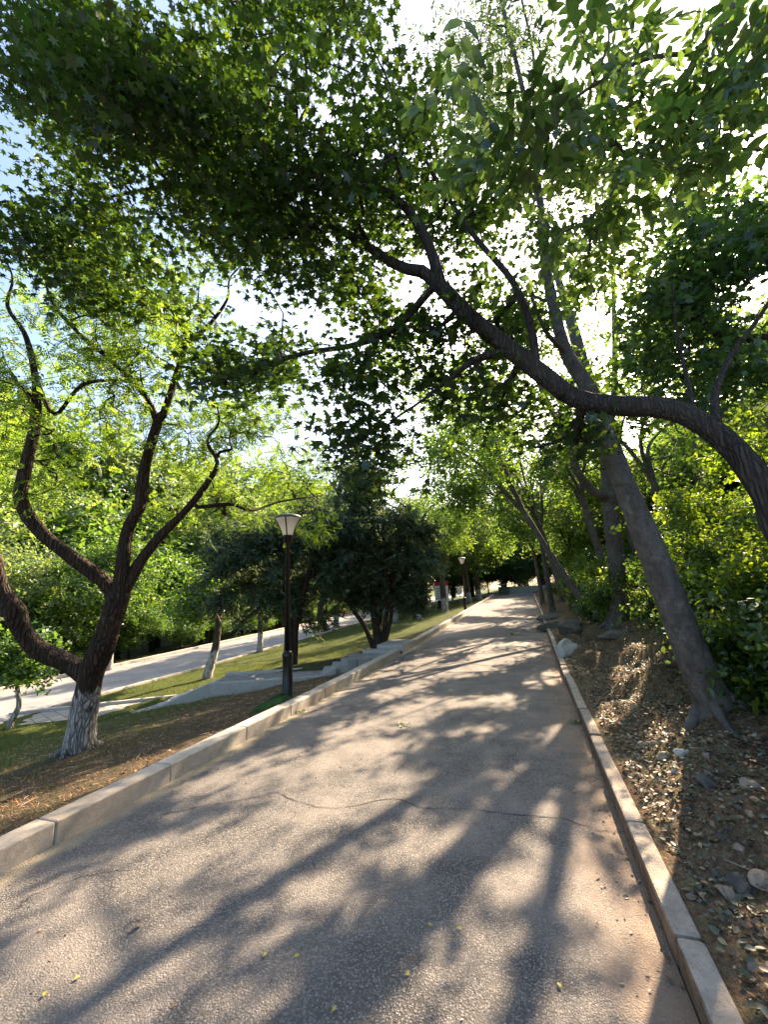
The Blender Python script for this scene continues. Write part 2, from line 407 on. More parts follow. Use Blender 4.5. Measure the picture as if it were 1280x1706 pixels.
def place(kind, Pn, d, n, s):
    """N leaves of one kind: centre, tip direction, normal and size of each."""
    tl = LEAF[kind]; k = rng.integers(0, len(tl), len(Pn)); VV = []; LL = []; SS = []; vo = 0; lo = 0
    d = d / (np.linalg.norm(d, axis=1)[:, None] + 1e-9)
    x = np.cross(d, n); x /= np.linalg.norm(x, axis=1)[:, None] + 1e-9
    nn = np.cross(x, d)
    for j, (tv, tf) in enumerate(tl):
        I = np.where(k == j)[0]
        if not len(I): continue
        W = Pn[I][:, None] + s[I][:, None, None] * (tv[None, :, 0:1] * x[I][:, None] + tv[None, :, 1:2] * d[I][:, None] + tv[None, :, 2:3] * nn[I][:, None])
        fl = np.concatenate([np.array(f) for f in tf]); st = np.cumsum([0] + [len(f) for f in tf[:-1]])
        VV.append(W.reshape(-1, 3))
        LL.append((fl[None] + (np.arange(len(I)) * len(tv))[:, None] + vo).ravel())
        SS.append((st[None] + (np.arange(len(I)) * len(fl))[:, None] + lo).ravel())
        vo += len(I) * len(tv); lo += len(I) * len(fl)
    return np.vstack(VV), np.concatenate(LL), np.concatenate(SS)

# ------------------------------------------------------------------ trees
def catmull(pts, rad, step):
    pts = np.array(pts, float); rad = np.array(rad, float)
    ex = np.vstack([2 * pts[0] - pts[1], pts, 2 * pts[-1] - pts[-2]])
    oP = []; oR = []
    for i in range(len(pts) - 1):
        n = max(2, int(np.linalg.norm(pts[i + 1] - pts[i]) / step)); t = np.arange(n) / n
        a, b, c, d = ex[i:i + 4]
        t_ = t[:, None]
        oP.append(.5 * (2 * b + (c - a) * t_ + (2 * a - 5 * b + 4 * c - d) * t_ ** 2 + (3 * b - a - 3 * c + d) * t_ ** 3))
        oR.append(rad[i] + (rad[i + 1] - rad[i]) * t)
    return np.vstack(oP + [pts[-1:]]), np.concatenate(oR + [rad[-1:]])
class Tree:
    def __init__(s, twig=.006, pipe=.46):
        s.p = []; s.par = []; s.r = []; s.fix = []; s.tips = []; s.twig = twig; s.pipe = pipe; s.big = []
    def limb(s, pts, rad, step=.14, join=True):
        q, r = catmull(pts, rad, step)
        par = -1
        if s.p and join: par = int(np.argmin(((np.array(s.p) - q[0]) ** 2).sum(1)))
        ids = []
        for a, b in zip(q, r):
            s.p.append(a); s.par.append(par); s.r.append(b); s.fix.append(True); par = len(s.p) - 1; ids.append(par)
        return ids
    def roots(s, base, n, r, L, seed):
        q = np.random.default_rng(seed); a0 = q.uniform(0, 6.28)
        for k in range(n):
            a = a0 + 2 * math.pi * k / n + q.normal(0, .25); l = L * q.uniform(.6, 1.3)
            pt = []
            for f, h in ((.0, .34), (.28, .16), (.62, .04), (1.0, -.07)):
                x, y = base[0] + math.cos(a + f * .4) * l * f, base[1] + math.sin(a + f * .4) * l * f
                pt.append([x, y, float(Hg(x, y)) + h * (L / .5) * .8])
            s.limb(pt, [r, r * .85, r * .5, r * .2], .06, join=False)
    def grow(s, A, step=.3, bow=.12, maxr=None, up=.15):
        A = np.asarray(A, float)
        base = np.array(s.p); d = np.array([((base - a) ** 2).sum(1).min() for a in A])
        arr = np.zeros((len(base) + len(A) * 40, 3)); arr[:len(base)] = base; n = len(base)
        skip = np.zeros(len(arr)); skip[:n] = np.where(np.array(s.r) > (maxr or 9), 1.0, 0)
        for a in A[np.argsort(d)]:
            dd = np.sqrt(((arr[:n] - a) ** 2).sum(1)) + .35 * np.maximum(0, arr[:n, 2] - a[2]) + skip[:n]
            j = int(np.argmin(dd)); st = arr[j].copy(); L = np.linalg.norm(a - st)
            k = min(12, max(1, int(math.ceil(L / step)))); off = rng.normal(0, bow * L, 3); off[2] += up * L * .5
            par = j
            for i in range(1, k + 1):
                t = i / k; q = st + (a - st) * t + off * math.sin(math.pi * t) * .7
                if i < k: q = q + rng.normal(0, .02, 3)
                s.p.append(q); s.par.append(par); s.r.append(0); s.fix.append(False); par = len(s.p) - 1
                if n < len(arr): arr[n] = q; n += 1
            s.tips.append(par)
        return s
    def radii(s):
        m = len(s.p); cnt = np.zeros(m)
        for t in s.tips: cnt[t] += 1
        for i in range(m - 1, -1, -1):
            if s.par[i] >= 0: cnt[s.par[i]] += cnt[i]
        r = s.twig * np.maximum(cnt, 1) ** s.pipe
        for i in range(m):
            if s.fix[i]: r[i] = s.r[i]
            elif s.par[i] >= 0: r[i] = min(r[i], r[s.par[i]] * .85)
        return r, cnt
    def wood(s, origin, wave=.05, minr=0.0):
        r, cnt = s.radii(); m = len(s.p); p = np.array(s.p) - origin
        ch = [[] for _ in range(m)]; roots = []
        for i in range(m):
            (ch[s.par[i]] if s.par[i] >= 0 else roots).append(i)
        VV = []; LL = []; SS = []; vo = 0; lo = 0; stack = [(i, None) for i in roots]
        while stack:
            i, st = stack.pop(); c = [] if st is None else [st]
            j = i
            while True:
                c.append(j)
                if not ch[j]: break
                k = sorted(ch[j], key=lambda q: (-r[q], -cnt[q]))
                for o in k[1:]: stack.append((o, j))
                if s.fix[j] and not s.fix[k[0]] and False: break
                j = k[0]
            if len(c) < 2: continue
            pts = p[c]; rad = r[c].copy()
            if st is not None: rad[0] = min(rad[0], rad[1] * 1.25)
            if rad.max() < minr: continue
            R0 = rad.max(); n = 16 if R0 > .11 else 9 if R0 > .045 else 5 if R0 > .016 else 3
            if len(c) == 2 and n > 5: n = 5
            V = ring_pts(pts, rad, n, wave if R0 > .05 else 0, i).reshape(-1, 3)
            a = np.arange(len(c) - 1)[:, None] * n; b = np.arange(n)[None]; b2 = (b + 1) % n
            f = np.stack([a + b, a + b2, a + n + b2, a + n + b], -1).reshape(-1)
            caps = np.concatenate([np.arange(n)[::-1], (len(c) - 1) * n + np.arange(n)])
            VV.append(V); LL.append(np.concatenate([f, caps]) + vo)
            q = (len(c) - 1) * n
            SS.append(np.concatenate([np.arange(q) * 4, [q * 4, q * 4 + n]]) + lo)
            vo += len(V); lo += q * 4 + 2 * n
        return np.vstack(VV), np.concatenate(LL), np.concatenate(SS)
    def leaves(s, kind, per, size, spread, origin, up=.9, droop=.3, cull=True, keep=.02, tree=True):
        tp = np.array([s.p[t] for t in s.tips]); pp = np.array([s.p[s.par[t]] for t in s.tips])
        # also dress the last stretch of each twig
        I = np.repeat(np.arange(len(tp)), per); k = len(I)
        f = rng.random(k) ** 1.5
        q = tp[I] + (pp[I] - tp[I]) * f[:, None] + rng.normal(0, 1, (k, 3)) * spread * np.array([1, 1, .7])
        if cull:
            m = lit_mask(q, tree) & (rng.random(k) > keep); q = q[~m]; I = I[~m]; k = len(q)
        d = (tp - pp)[I]; d /= np.linalg.norm(d, axis=1)[:, None] + 1e-9
        d = d * .6 + rng.normal(0, .75, (k, 3)); d[:, 2] = d[:, 2] * .5 - droop
        n = rng.normal(0, .55, (k, 3)); n[:, 2] += up
        return place(kind, q - origin, d, n, size * rng.uniform(.55, 1.3, k))
def blob(c, r, n, clumps=0, tight=.33):
    """points filling an ellipsoid (world units), gathered in clumps"""
    c = np.array(c, float); r = np.array(r, float)
    def ball(k):
        v = rng.normal(0, 1, (k, 3)); v /= np.linalg.norm(v, axis=1)[:, None]; return v * (rng.random(k) ** .42)[:, None]
    if not clumps: return c + ball(n) * r
    cc = ball(clumps); return c + (cc[rng.integers(0, clumps, n)] + ball(n) * tight) * r
def pblob(u, v, ru, rv, D0, D1, n, clumps=0, tight=.3):
    """points filling the part of space that a patch of the picture sees between two depths"""
    q = blob((0, 0, 0), (1, 1, 1), n, clumps, tight)
    D = (D0 + D1) / 2 + q[:, 2] * (D1 - D0) / 2
    return np.array([P(u + a[0] * ru, v + a[1] * rv, d) for a, d in zip(q, D)])
def finish(name, label, base, t, bark, leaf, kind, per, size, spread, group=None, wave=.05, cat='tree', minr=0.0, crown='crown', **kw):
    base = np.array(base, float)
    root = empty(name, base, label, cat, group)
    link('trunk' if cat == 'tree' else 'stems', mesh_np('trunk', *t.wood(base, wave, minr)), bark, root, True)
    link(crown, mesh_np(crown, *t.leaves(kind, per, size, spread, base, **kw)), leaf, root)
    return root
def simple_tree(name, label, base, h, cr, crown_z, lean=(0, 0), r0=.13, ntip=160, per=10, kind='cluster', size=.3, spread=.28, bark=None, leaf=None, group=None, forks=3, fork_at=.38, flat=.62, cull=True, twig=.009, seed=None, **kw):
    base = np.array(base, float); top = base + np.array([lean[0], lean[1], h])
    t = Tree(twig)
    fk = base + (top - base) * fork_at + np.array([*rng.normal(0, .08, 2), 0])
    mid = (base + fk) / 2 + np.array([*rng.normal(0, .05, 2), 0])
    t.limb([base - [0, 0, .15], base + [0, 0, .12], mid, fk], [r0 * 1.7, r0 * 1.25, r0, r0 * .85])
    cc = base + np.array([lean[0] * .8, lean[1] * .8, crown_z])
    for k in range(forks):
        a = 2 * math.pi * (k + rng.random() * .6) / forks; e = cc + np.array([math.cos(a) * cr * .62, math.sin(a) * cr * .62, cr * flat * .35 + rng.normal(0, .3)])
        m_ = fk + (e - fk) * .5 + np.array([math.cos(a) * -.12 * cr, math.sin(a) * -.12 * cr, .1 * cr]) + rng.normal(0, .12, 3)
        t.limb([fk, m_, e], [r0 * .62, r0 * .42, r0 * .16])
    A = blob(cc, (cr, cr, cr * flat), ntip, max(6, ntip // 11))
    if cull: A = A[~lit_mask(A) | (rng.random(len(A)) < .3)]
    t.grow(A, step=.45, maxr=r0 * .7)
    return finish(name, label, base, t, bark, leaf, kind, per, size, spread, group, cull=cull, **kw)

# ------------------------------------------------------------------ materials used
ASPH = asphalt_mat(); SOIL = ground_mat(); PAVE = paver_mat(); ROAD = road_mat()
KERB = stone_mat('kerb_granite', (.36, .325, .28), (.50, .455, .395), .5, 16, .008, warm=(.27, .21, .145))
def worn_kerb():
    m = N('kerb_worn'); p = m.coord(); a = m.noise(p, 9, 6, .65); b = m.noise(p, 2.2, 5, .6); f = m.noise(p, 90, 3)
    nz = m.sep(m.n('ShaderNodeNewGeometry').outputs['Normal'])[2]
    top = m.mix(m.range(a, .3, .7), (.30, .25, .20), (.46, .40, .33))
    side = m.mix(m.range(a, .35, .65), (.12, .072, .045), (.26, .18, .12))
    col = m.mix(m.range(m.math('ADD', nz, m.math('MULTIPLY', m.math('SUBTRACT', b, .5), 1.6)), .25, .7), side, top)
    col = m.mix(m.range(f, .55, .7, 0, .4), col, (.10, .07, .05))
    return m.pbsdf(col, .9, m.bump(m.math('ADD', a, m.math('MULTIPLY', f, .4)), .9, .02), .2)
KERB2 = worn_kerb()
STEP = stone_mat('step_stone', (.36, .34, .31), (.46, .43, .39), .5, 14, .012)
ROCK = stone_mat('bank_rock', (.10, .088, .076), (.22, .20, .175), 1.0, 9, .06, False, warm=(.13, .10, .07))
WROCK = stone_mat('pale_rock', (.42, .40, .37), (.62, .60, .57), .8, 6, .03, False, warm=(.34, .31, .27))
TROCK = stone_mat('tan_rock', (.26, .19, .13), (.40, .32, .23), .8, 8, .02, False)
B_SOPH = bark_mat('bark_brown_fissured', (.036, .024, .017), (.095, .066, .048), 16, 3.0, 1.0, .05, paint=.78)
B_DARK = bark_mat('bark_dark', (.035, .027, .02), (.085, .065, .05), 14, 3)
B_WHITE = bark_mat('bark_whitewashed', (.06, .045, .034), (.14, .11, .085), 12, 3, paint=.85)
B_GREY = bark_mat('bark_smooth_grey', (.062, .053, .046), (.15, .135, .12), 17, 9, .6, .02, smooth=True, lichen=(.20, .19, .175))
B_MAPLE = bark_mat('bark_maple', (.05, .042, .036), (.12, .105, .092), 26, 5, 1.0, .04)
L_MAPLE = leaf_mat('maple_leaf', (.019, .048, .009), (.085, .165, .012), .5, .36, .04, .04)
L_MAPLE2 = leaf_mat('maple_leaf_bluish', (.03, .07, .02), (.11, .22, .03), .4, .42, .05, .02)
L_ASH = leaf_mat('ash_leaf', (.045, .085, .02), (.18, .31, .04), .4, .45, .05, .05, .4)
L_SOPH = leaf_mat('pagoda_leaf', (.055, .11, .014), (.24, .39, .025), .35, .52, .04, .08)
L_WILL = leaf_mat('narrow_leaf', (.05, .08, .03), (.16, .26, .05), .35, .45, .06, .04)
L_GREEN = leaf_mat('broad_leaf', (.05, .105, .018), (.21, .36, .03), .4, .5, .04, .08)
L_DEEP = leaf_mat('deep_leaf', (.042, .092, .018), (.18, .33, .028), .4, .42, .04, .03)
L_PALE = leaf_mat('pale_leaf', (.09, .14, .05), (.26, .38, .08), .35, .5, .04, .06)
L_JUN = leaf_mat('juniper_needle', (.06, .10, .055), (.12, .17, .065), .55, .4, .03, .05)
L_SHRUB = leaf_mat('shrub_leaf', (.05, .105, .014), (.24, .38, .02), .6, .5, .05, .08)
BLACK = plain('black_painted_iron', (.007, .0075, .008), .34, 0, .35)
m = N('white_opal_shade'); nz = m.noise(m.coord(), 6, 3); cc = m.mix(nz, (.86, .85, .83), (.92, .91, .90))
mx = m.n('ShaderNodeMixShader', i={0: .6, 1: m.n('ShaderNodeBsdfDiffuse', i={'Color': cc}).outputs[0], 2: m.n('ShaderNodeBsdfTranslucent', i={'Color': cc}).outputs[0]})
mg = m.n('ShaderNodeMixShader', i={0: .05, 1: mx.outputs[0], 2: m.n('ShaderNodeBsdfGlossy', i={'Roughness': .3}).outputs[0]})
m.t.links.new(mg.outputs[0], m.out.inputs[0]); GLASS = m.m
CAP = plain('lamp_cap_grey_green', (.13, .17, .16), .45)

# ------------------------------------------------------------------ setting: ground, path, road, kerbs
def grid(name, xs, ys, zf, mat, kind='structure', smooth=True, uvoff=0):
    X, Y = np.meshgrid(xs, ys); Z = zf(X, Y); V = np.stack([X, Y, Z], -1).reshape(-1, 3)
    nx, ny = len(xs), len(ys)
    i = (np.arange(ny - 1)[:, None] * nx + np.arange(nx - 1)[None]).ravel()
    L = np.stack([i, i + 1, i + nx + 1, i + nx], -1).ravel()
    o = link(name, mesh_np(name, V, L, np.arange(len(i)) * 4), mat, None, smooth)
    if kind: o['kind'] = kind
    return o
xs = np.unique(np.concatenate([np.linspace(-12.4, -3.6, 90), [-3.55, -3.35, -3.3, -3.2, -1.5, .3, .4, .55, .6], np.linspace(.65, 4, 60), np.linspace(4, 12, 40), np.geomspace(12, 380, 26), -np.geomspace(12.5, 380, 40)]))
ys = np.unique(np.concatenate([np.linspace(-14, 0, 20), np.linspace(0, 14, 150), np.linspace(14, 48, 110), np.geomspace(48, 390, 26)]))
grid('ground', xs, ys, Hg, SOIL)
def path_z(X, Y): return zp(Y) + .012 * np.sin((X + 3.25) / 3.69 * math.pi)
YEND = 43.0
grid('path', np.linspace(XK, XKR, 16), np.linspace(-8, YEND, 140), path_z, ASPH)
grid('lower_road', np.linspace(-16.2, -12.1, 8), np.linspace(-30, 120, 90), lambda X, Y: Hg(-14 + 0 * X, Y) + .015, ROAD)
grid('cross_path', np.linspace(-12.3, 9, 40), np.linspace(YEND, YEND + 2.6, 6), lambda X, Y: np.where(X < -3.4, np.maximum(Hg(X, Y), -9), zp(Y)) + .03, ROAD)
def kerb(name, x0, x1, top, y0, y1, step, mat, jit, gap=.006, bev=.012):
    b = MB(); y = y0; r = random.Random(3)
    while y < y1:
        L = step * r.uniform(.85, 1.12); e = min(y + L, y1); dz = r.uniform(-jit, jit); dx = r.uniform(-jit, jit) * .7
        za, zb = float(zp(y)), float(zp(e))
        n = 4 if jit > .008 else 1
        for k in range(n):
            a0, a1 = y + (e - y - gap) * k / n, y + (e - y - gap) * (k + 1) / n
            b.add([(x0 + dx, a0, za + top - .34), (x1 + dx, a0, za + top - .34), (x1 + dx, a1, zb + top - .34), (x0 + dx, a1, zb + top - .34),
                   (x0 + dx, a0, np.interp(a0, [y, e], [za, zb]) + top + dz), (x1 + dx, a0, np.interp(a0, [y, e], [za, zb]) + top + dz), (x1 + dx, a1, np.interp(a1, [y, e], [za, zb]) + top + dz), (x0 + dx, a1, np.interp(a1, [y, e], [za, zb]) + top + dz)],
                  ([(0, 3, 2, 1), (4, 5, 6, 7), (0, 1, 5, 4), (1, 2, 6, 5), (2, 3, 7, 6), (3, 0, 4, 7)]) if n == 1 else
                  ([(0, 3, 2, 1), (4, 5, 6, 7), (1, 2, 6, 5), (3, 0, 4, 7)] + ([(0, 1, 5, 4)] if k == 0 else []) + ([(2, 3, 7, 6)] if k == n - 1 else [])))
        y = e
    o = b.build(name, mat, bevel=bev); o['kind'] = 'structure'; return o
kerb('kerb', XK - .19, XK, .145, -3, 10.75, 1.12, KERB, .005)
kerb('kerb', XK - .19, XK, .145, 12.35, YEND - .1, 1.12, KERB, .005)
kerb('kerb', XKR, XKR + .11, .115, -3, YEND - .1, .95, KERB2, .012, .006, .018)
kerb('road_kerb', -16.4, -16.2, -.88, -30, 110, 1.1, KERB, .005)
kerb('road_kerb', -12.1, -11.97, -.93, -30, 6.5, 1.1, KERB, .005); kerb('road_kerb', -12.1, -11.97, -.93, 8.3, 110, 1.1, KERB, .005)
# side path with its steps, near edge a and far edge b
d_ = np.array([-.925, -.38]); w_ = np.array([-.38, .925]) * 1.15
near = [(-4.22, 9.68), (-4.85, 9.42), (-7.2, 8.46), (-8.3, 8.0), (-12.08, 6.5)]
def strip(b, p, q, zp_, zq_, zlow):
    p = np.array(p); q = np.array(q); a, c = p + w_, q + w_
    b.prism([(*p, zp_), (*a, zp_), (*c, zq_), (*q, zq_)], zlow, 0)
def lerp(a, b, t): return tuple(np.array(a) + (np.array(b) - np.array(a)) * t)
za, zl, zb_ = .20, -.22, -.80
b = MB(); nst = 4
MB().box(-4.0, XK, 11.05, 12.33, -.1, .245).build('step', STEP, bevel=.012)['kind'] = 'structure'
MB().box(-4.3, XK - .2, 10.75, 11.045, -.3, .15).build('step', STEP, bevel=.012)['kind'] = 'structure'
MB().prism([(-4.22, 9.68), (-3.46, 10.1), (-3.46, 10.745), (-4.7, 10.745), (-4.66, 10.74)][:4], -.6, .07).build('side_path', PAVE)['kind'] = 'structure'
for k in range(3):
    b2 = MB(); z = .07 + (zl - .09 - .07) * (k + 1) / 4
    strip(b2, lerp(near[0], near[1], k / 3), lerp(near[0], near[1], (k + 1) / 3 - .006), z, z, -.9)
    b2.build('step', STEP, bevel=.012)['kind'] = 'structure'
b = MB(); strip(b, near[1], near[2], zl - .09, zl - .1, -1.1); b.build('side_path', PAVE)['kind'] = 'structure'
for k in range(4):
    b2 = MB(); z = zl - .1 + (zb_ - zl + .1) * (k + 1) / 5
    strip(b2, lerp(near[2], near[3], k / 4), lerp(near[2], near[3], (k + 1) / 4 - .004), z, z, -1.3)
    b2.build('step', STEP, bevel=.012)['kind'] = 'structure'
b = MB(); strip(b, near[3], near[4], zb_, -1.0, -1.4); b.build('side_path', PAVE)['kind'] = 'structure'
def edging(name, pts, w, side):
    b = MB()
    for (p, zp0), (q, zq0) in zip(pts[:-1], pts[1:]):
        p, q = np.array(p), np.array(q); o = np.array([-.38, .925]) * w * side
        b.prism([(*p, zp0), (*q, zq0), (*(q + o), zq0), (*(p + o), zp0)][::side], -1.4, 0)
    o = b.build(name, STEP, bevel=.01); o['kind'] = 'structure'; return o
edging('path_edging', [((-4.5, 9.56), -.06), (near[1], zl - .02), (near[2], zl - .05), ((-7.75, 8.23), -.50), (near[3], zb_ + .04)], .13, -1)
fe = [tuple(np.array(q) + w_) for q in near]
edging('path_edging', [(fe[1], zl - .02), (fe[2], zl - .05)], .13, 1)
edging('path_edging', [(fe[3], zb_ + .07), (fe[4], -.93)], .12, 1)

# ------------------------------------------------------------------ trees
exec_trees = True
DBG = {}
# --- the maple whose limb arches over the path (rooted just right of the frame)
t = Tree(.0062, .47)
mb = np.array([2.35, 2.75, float(Hg(2.35, 2.75))])
main = [mb - [0, 0, .2], mb + [-.05, .02, .35], P(1345, 930, 2.5), P(1280, 825, 2.62), P(1230, 755, 2.75), P(1175, 708, 2.9), P(1110, 680, 3.05), P(1030, 676, 3.25), P(960, 664, 3.42), P(905, 625, 3.55), P(850, 583, 3.7), P(780, 525, 3.85), P(735, 478, 4.0), P(705, 452, 4.1)]
t.limb(main, [.22, .13, .088, .078, .076, .075, .075, .076, .078, .076, .074, .071, .071, .055], .1)
t.limb([P(735, 478, 4.0), P(716, 410, 4.05), P(680, 350, 4.2), P(625, 305, 4.4), P(560, 250, 4.6), P(470, 190, 4.8), P(400, 90, 4.9)], [.062, .05, .042, .034, .028, .02, .014], .12)
t.limb([P(705, 452, 4.1), P(660, 440, 4.3), P(560, 380, 4.7), P(430, 330, 5.0), P(300, 310, 5.2), P(170, 330, 5.3)], [.06, .05, .04, .032, .024, .014], .12)
t.limb([P(720, 480, 4.05), P(660, 545, 4.1), P(590, 575, 4.15), P(500, 590, 4.2), P(400, 625, 4.3), P(310, 640, 4.4)], [.04, .034, .028, .022, .016, .01], .12)
t.limb([P(840, 588, 3.7), P(790, 600, 3.75), P(740, 640, 3.8), P(700, 670, 3.9)], [.04, .03, .02, .012], .12)
t.limb([P(893, 605, 3.6), P(885, 545, 3.7), P(855, 470, 3.9), P(800, 405, 4.1), P(760, 350, 4.3), P(700, 250, 4.6), P(640, 120, 4.8)], [.04, .035, .032, .026, .022, .016, .01], .12)
t.limb([P(1195, 705, 2.85), P(1192, 660, 3.0), P(1215, 600, 3.2), P(1265, 530, 3.4), P(1330, 430, 3.5)], [.034, .028, .022, .017, .01], .12)
t.limb([P(1160, 700, 2.95), P(1150, 650, 3.1), P(1130, 560, 3.4), P(1120, 470, 3.7)], [.02, .016, .012, .008], .12)
A = [pblob(430, 150, 330, 190, 3.2, 6.2, 560, 44, .24), pblob(230, 250, 220, 170, 3.4, 6.2, 340, 28, .24), pblob(160, 420, 190, 110, 3.8, 6.2, 230, 22, .25), pblob(480, 380, 190, 110, 3.6, 5.8, 230, 26),
     pblob(420, 600, 130, 60, 3.8, 5.0, 90, 12), pblob(590, 690, 80, 90, 3.5, 4.6, 90, 12), pblob(680, 600, 110, 80, 3.6, 4.8, 60, 9), pblob(560, 500, 120, 80, 3.8, 5.5, 60, 8),
     pblob(650, 250, 90, 240, 3.6, 5.8, 130, 18), pblob(790, 350, 90, 80, 4.0, 6, 55, 9), pblob(820, 520, 80, 70, 4.2, 5.5, 35, 7), pblob(790, 660, 110, 60, 3.6, 4.8, 45, 8),
     pblob(960, 720, 90, 45, 3.4, 4.6, 40, 6), pblob(620, 790, 40, 30, 3.5, 4.0, 10, 3),
     pblob(130, 90, 130, 90, 3.6, 5.5, 130, 14), pblob(240, 130, 120, 100, 3.2, 4, 50, 6)]
A = np.vstack(A); A = A[A[:, 2] > 1.9]
t.grow(A, .28, maxr=.1)
MAPLE = finish('maple_tree', 'dark leafy maple whose thick crooked limb arches over the path from the right', mb, t, B_MAPLE, L_MAPLE, 'maple', 14, .09, .19, wave=.06, keep=.01, up=1.2, droop=.3)
# --- second maple crown hanging at the right edge
t = Tree(.0045, .47)
m2 = np.array([4.3, 5.2, float(Hg(4.3, 5.2))])
t.limb([m2 - [0, 0, .2], m2 + [0, 0, .5], m2 + [.15, -.1, 1.8], m2 + [-.1, .1, 3.0]], [.2, .15, .12, .1])
t.limb([m2 + [-.1, .1, 3.0], P(1210, 560, 5.0), P(1120, 430, 5.2)], [.07, .05, .02]); t.limb([m2 + [-.1, .1, 3.0], P(1300, 450, 5.0), P(1240, 330, 5.2)], [.07, .05, .02])
A = np.vstack([pblob(1170, 520, 150, 130, 3.8, 6.2, 200, 24), pblob(1220, 400, 120, 100, 4, 6.2, 120, 14), pblob(1230, 650, 90, 60, 3.8, 5.5, 50, 8), pblob(1080, 600, 70, 60, 4, 5.5, 40, 7)])
t.grow(A, .28)
finish('maple_tree', 'maple with dense bluish green star leaves at the right edge under the sun', m2, t, B_MAPLE, L_MAPLE2, 'maple', 17, .092, .2, keep=.01)
# --- ash branch, upper right
t = Tree(.004, .47)
ab = np.array([3.0, 1.2, float(Hg(3.0, 1.2))])
t.limb([ab - [0, 0, .2], ab + [0, 0, .5], ab + [.1, .1, 2], ab + [-.2, .3, 3.6], P(1330, -120, 3.3), P(1225, 10, 3.2), P(1165, 90, 3.2), P(1110, 200, 3.2), P(1040, 300, 3.25), P(980, 370, 3.3)], [.22, .16, .13, .1, .055, .036, .03, .024, .018, .012], .12)
t.limb([P(1165, 90, 3.2), P(1090, 95, 3.1), P(1010, 130, 3.0), P(930, 180, 3.0), P(870, 200, 3.0)], [.02, .016, .012, .01, .006], .12)
t.limb([P(1125, 170, 3.2), P(1165, 215, 3.1), P(1215, 245, 3.0), P(1290, 250, 2.9)], [.018, .014, .011, .008], .12)
A = np.vstack([pblob(1090, 130, 150, 120, 2.4, 3.6, 30, 10), pblob(1200, 200, 110, 120, 2.3, 3.4, 22, 8), pblob(1030, 280, 120, 80, 2.5, 3.7, 26, 8), pblob(880, 220, 80, 50, 2.3, 3.2, 20, 5), pblob(960, 400, 90, 60, 2.9, 3.8, 24, 6), pblob(1230, 60, 80, 80, 2.2, 3.4, 18, 6), pblob(1000, 40, 80, 50, 2.6, 3.4, 9, 4), pblob(820, 10, 40, 18, 1.9, 2.2, 5, 2), pblob(820, 240, 60, 40, 2.6, 3.3, 12, 4)])
t.grow(A, .22)
finish('ash_tree', 'ash tree with large oval leaflets hanging in at the upper right corner', ab, t, B_GREY, L_ASH, 'oval', 3, .25, .13, keep=.2, up=.7, droop=.45)
# --- big left tree, three limbs, whitewashed foot
lb = ground(130, 1252); D0 = float(proj(lb)[2]); DBG['left'] = (lb, D0)
k_ = D0 / F
k_ *= .78
t = Tree(.0045, .48)
t.limb([lb - [0, 0, .2], P(131, 1250, D0), P(136, 1205, D0), P(146, 1150, D0), P(152, 1118, D0), P(168, 1080, D0), P(186, 1030, D0), P(200, 985, D0)], [k_ * 40, k_ * 33, k_ * 26, k_ * 24, k_ * 25, k_ * 23, k_ * 22, k_ * 21], .08)
t.roots(lb, 6, k_ * 13, k_ * 62, 5)
t.limb([P(150, 1128, D0), P(112, 1105, D0), P(62, 1082, D0 - .1), P(35, 1048, D0 - .15), P(24, 1018, D0 - .2), P(2, 985, D0 - .2), P(-12, 930, D0 - .2), P(-40, 860, D0 - .2), P(-60, 760, D0 - .2)], [k_ * 22, k_ * 18, k_ * 18, k_ * 17, k_ * 19, k_ * 15, k_ * 14, k_ * 13, k_ * 8], .08)
t.limb([P(192, 998, D0), P(172, 968, D0), P(118, 928, D0 - .1), P(66, 884, D0 - .15), P(36, 835, D0 - .2), P(42, 780, D0 - .2), P(56, 715, D0 - .2), P(60, 660, D0 - .2), P(55, 610, D0 - .2), P(40, 555, D0 - .2), P(12, 510, D0 - .2), P(20, 460, D0 - .1), P(-10, 400, D0)], [k_ * 16, k_ * 15, k_ * 13.5, k_ * 12.5, k_ * 13, k_ * 11, k_ * 10, k_ * 8, k_ * 6, k_ * 4.5, k_ * 3.5, k_ * 2, k_ * 1], .08)
t.limb([P(200, 985, D0), P(206, 930, D0), P(214, 880, D0 + .1), P(234, 838, D0 + .1), P(240, 780, D0 + .1), P(262, 705, D0 + .1), P(272, 690, D0 + .1)], [k_ * 16, k_ * 13, k_ * 12, k_ * 13.5, k_ * 11, k_ * 9.5, k_ * 9], .08)
t.limb([P(262, 705, D0 + .1), P(245, 665, D0 + .1), P(190, 605, D0 + .1), P(130, 555, D0 + .1), P(85, 500, D0), P(70, 450, D0), P(30, 400, D0 + .1)], [k_ * 7, k_ * 5.5, k_ * 5, k_ * 4, k_ * 3, k_ * 2, k_ * 1], .1)
t.limb([P(272, 690, D0 + .1), P(286, 650, D0 + .2), P(302, 600, D0 + .3), P(312, 570, D0 + .3), P(345, 545, D0 + .4), P(378, 500, D0 + .5), P(385, 460, D0 + .6), P(430, 420, D0 + .7)], [k_ * 8, k_ * 7, k_ * 6.5, k_ * 6, k_ * 4.5, k_ * 3, k_ * 2, k_ * 1], .1)
t.limb([P(312, 570, D0 + .3), P(295, 530, D0 + .3), P(262, 495, D0 + .3), P(210, 450, D0 + .3)], [k_ * 5, k_ * 4, k_ * 2.5, k_ * 1], .1)
t.limb([P(205, 985, D0), P(238, 930, D0 + .1), P(270, 890, D0 + .2), P(305, 855, D0 + .3), P(340, 812, D0 + .3), P(362, 772, D0 + .4), P(345, 735, D0 + .4), P(365, 700, D0 + .5), P(350, 640, D0 + .5)], [k_ * 14, k_ * 12, k_ * 10, k_ * 8, k_ * 7, k_ * 5, k_ * 3.5, k_ * 2.5, k_ * 1], .08)
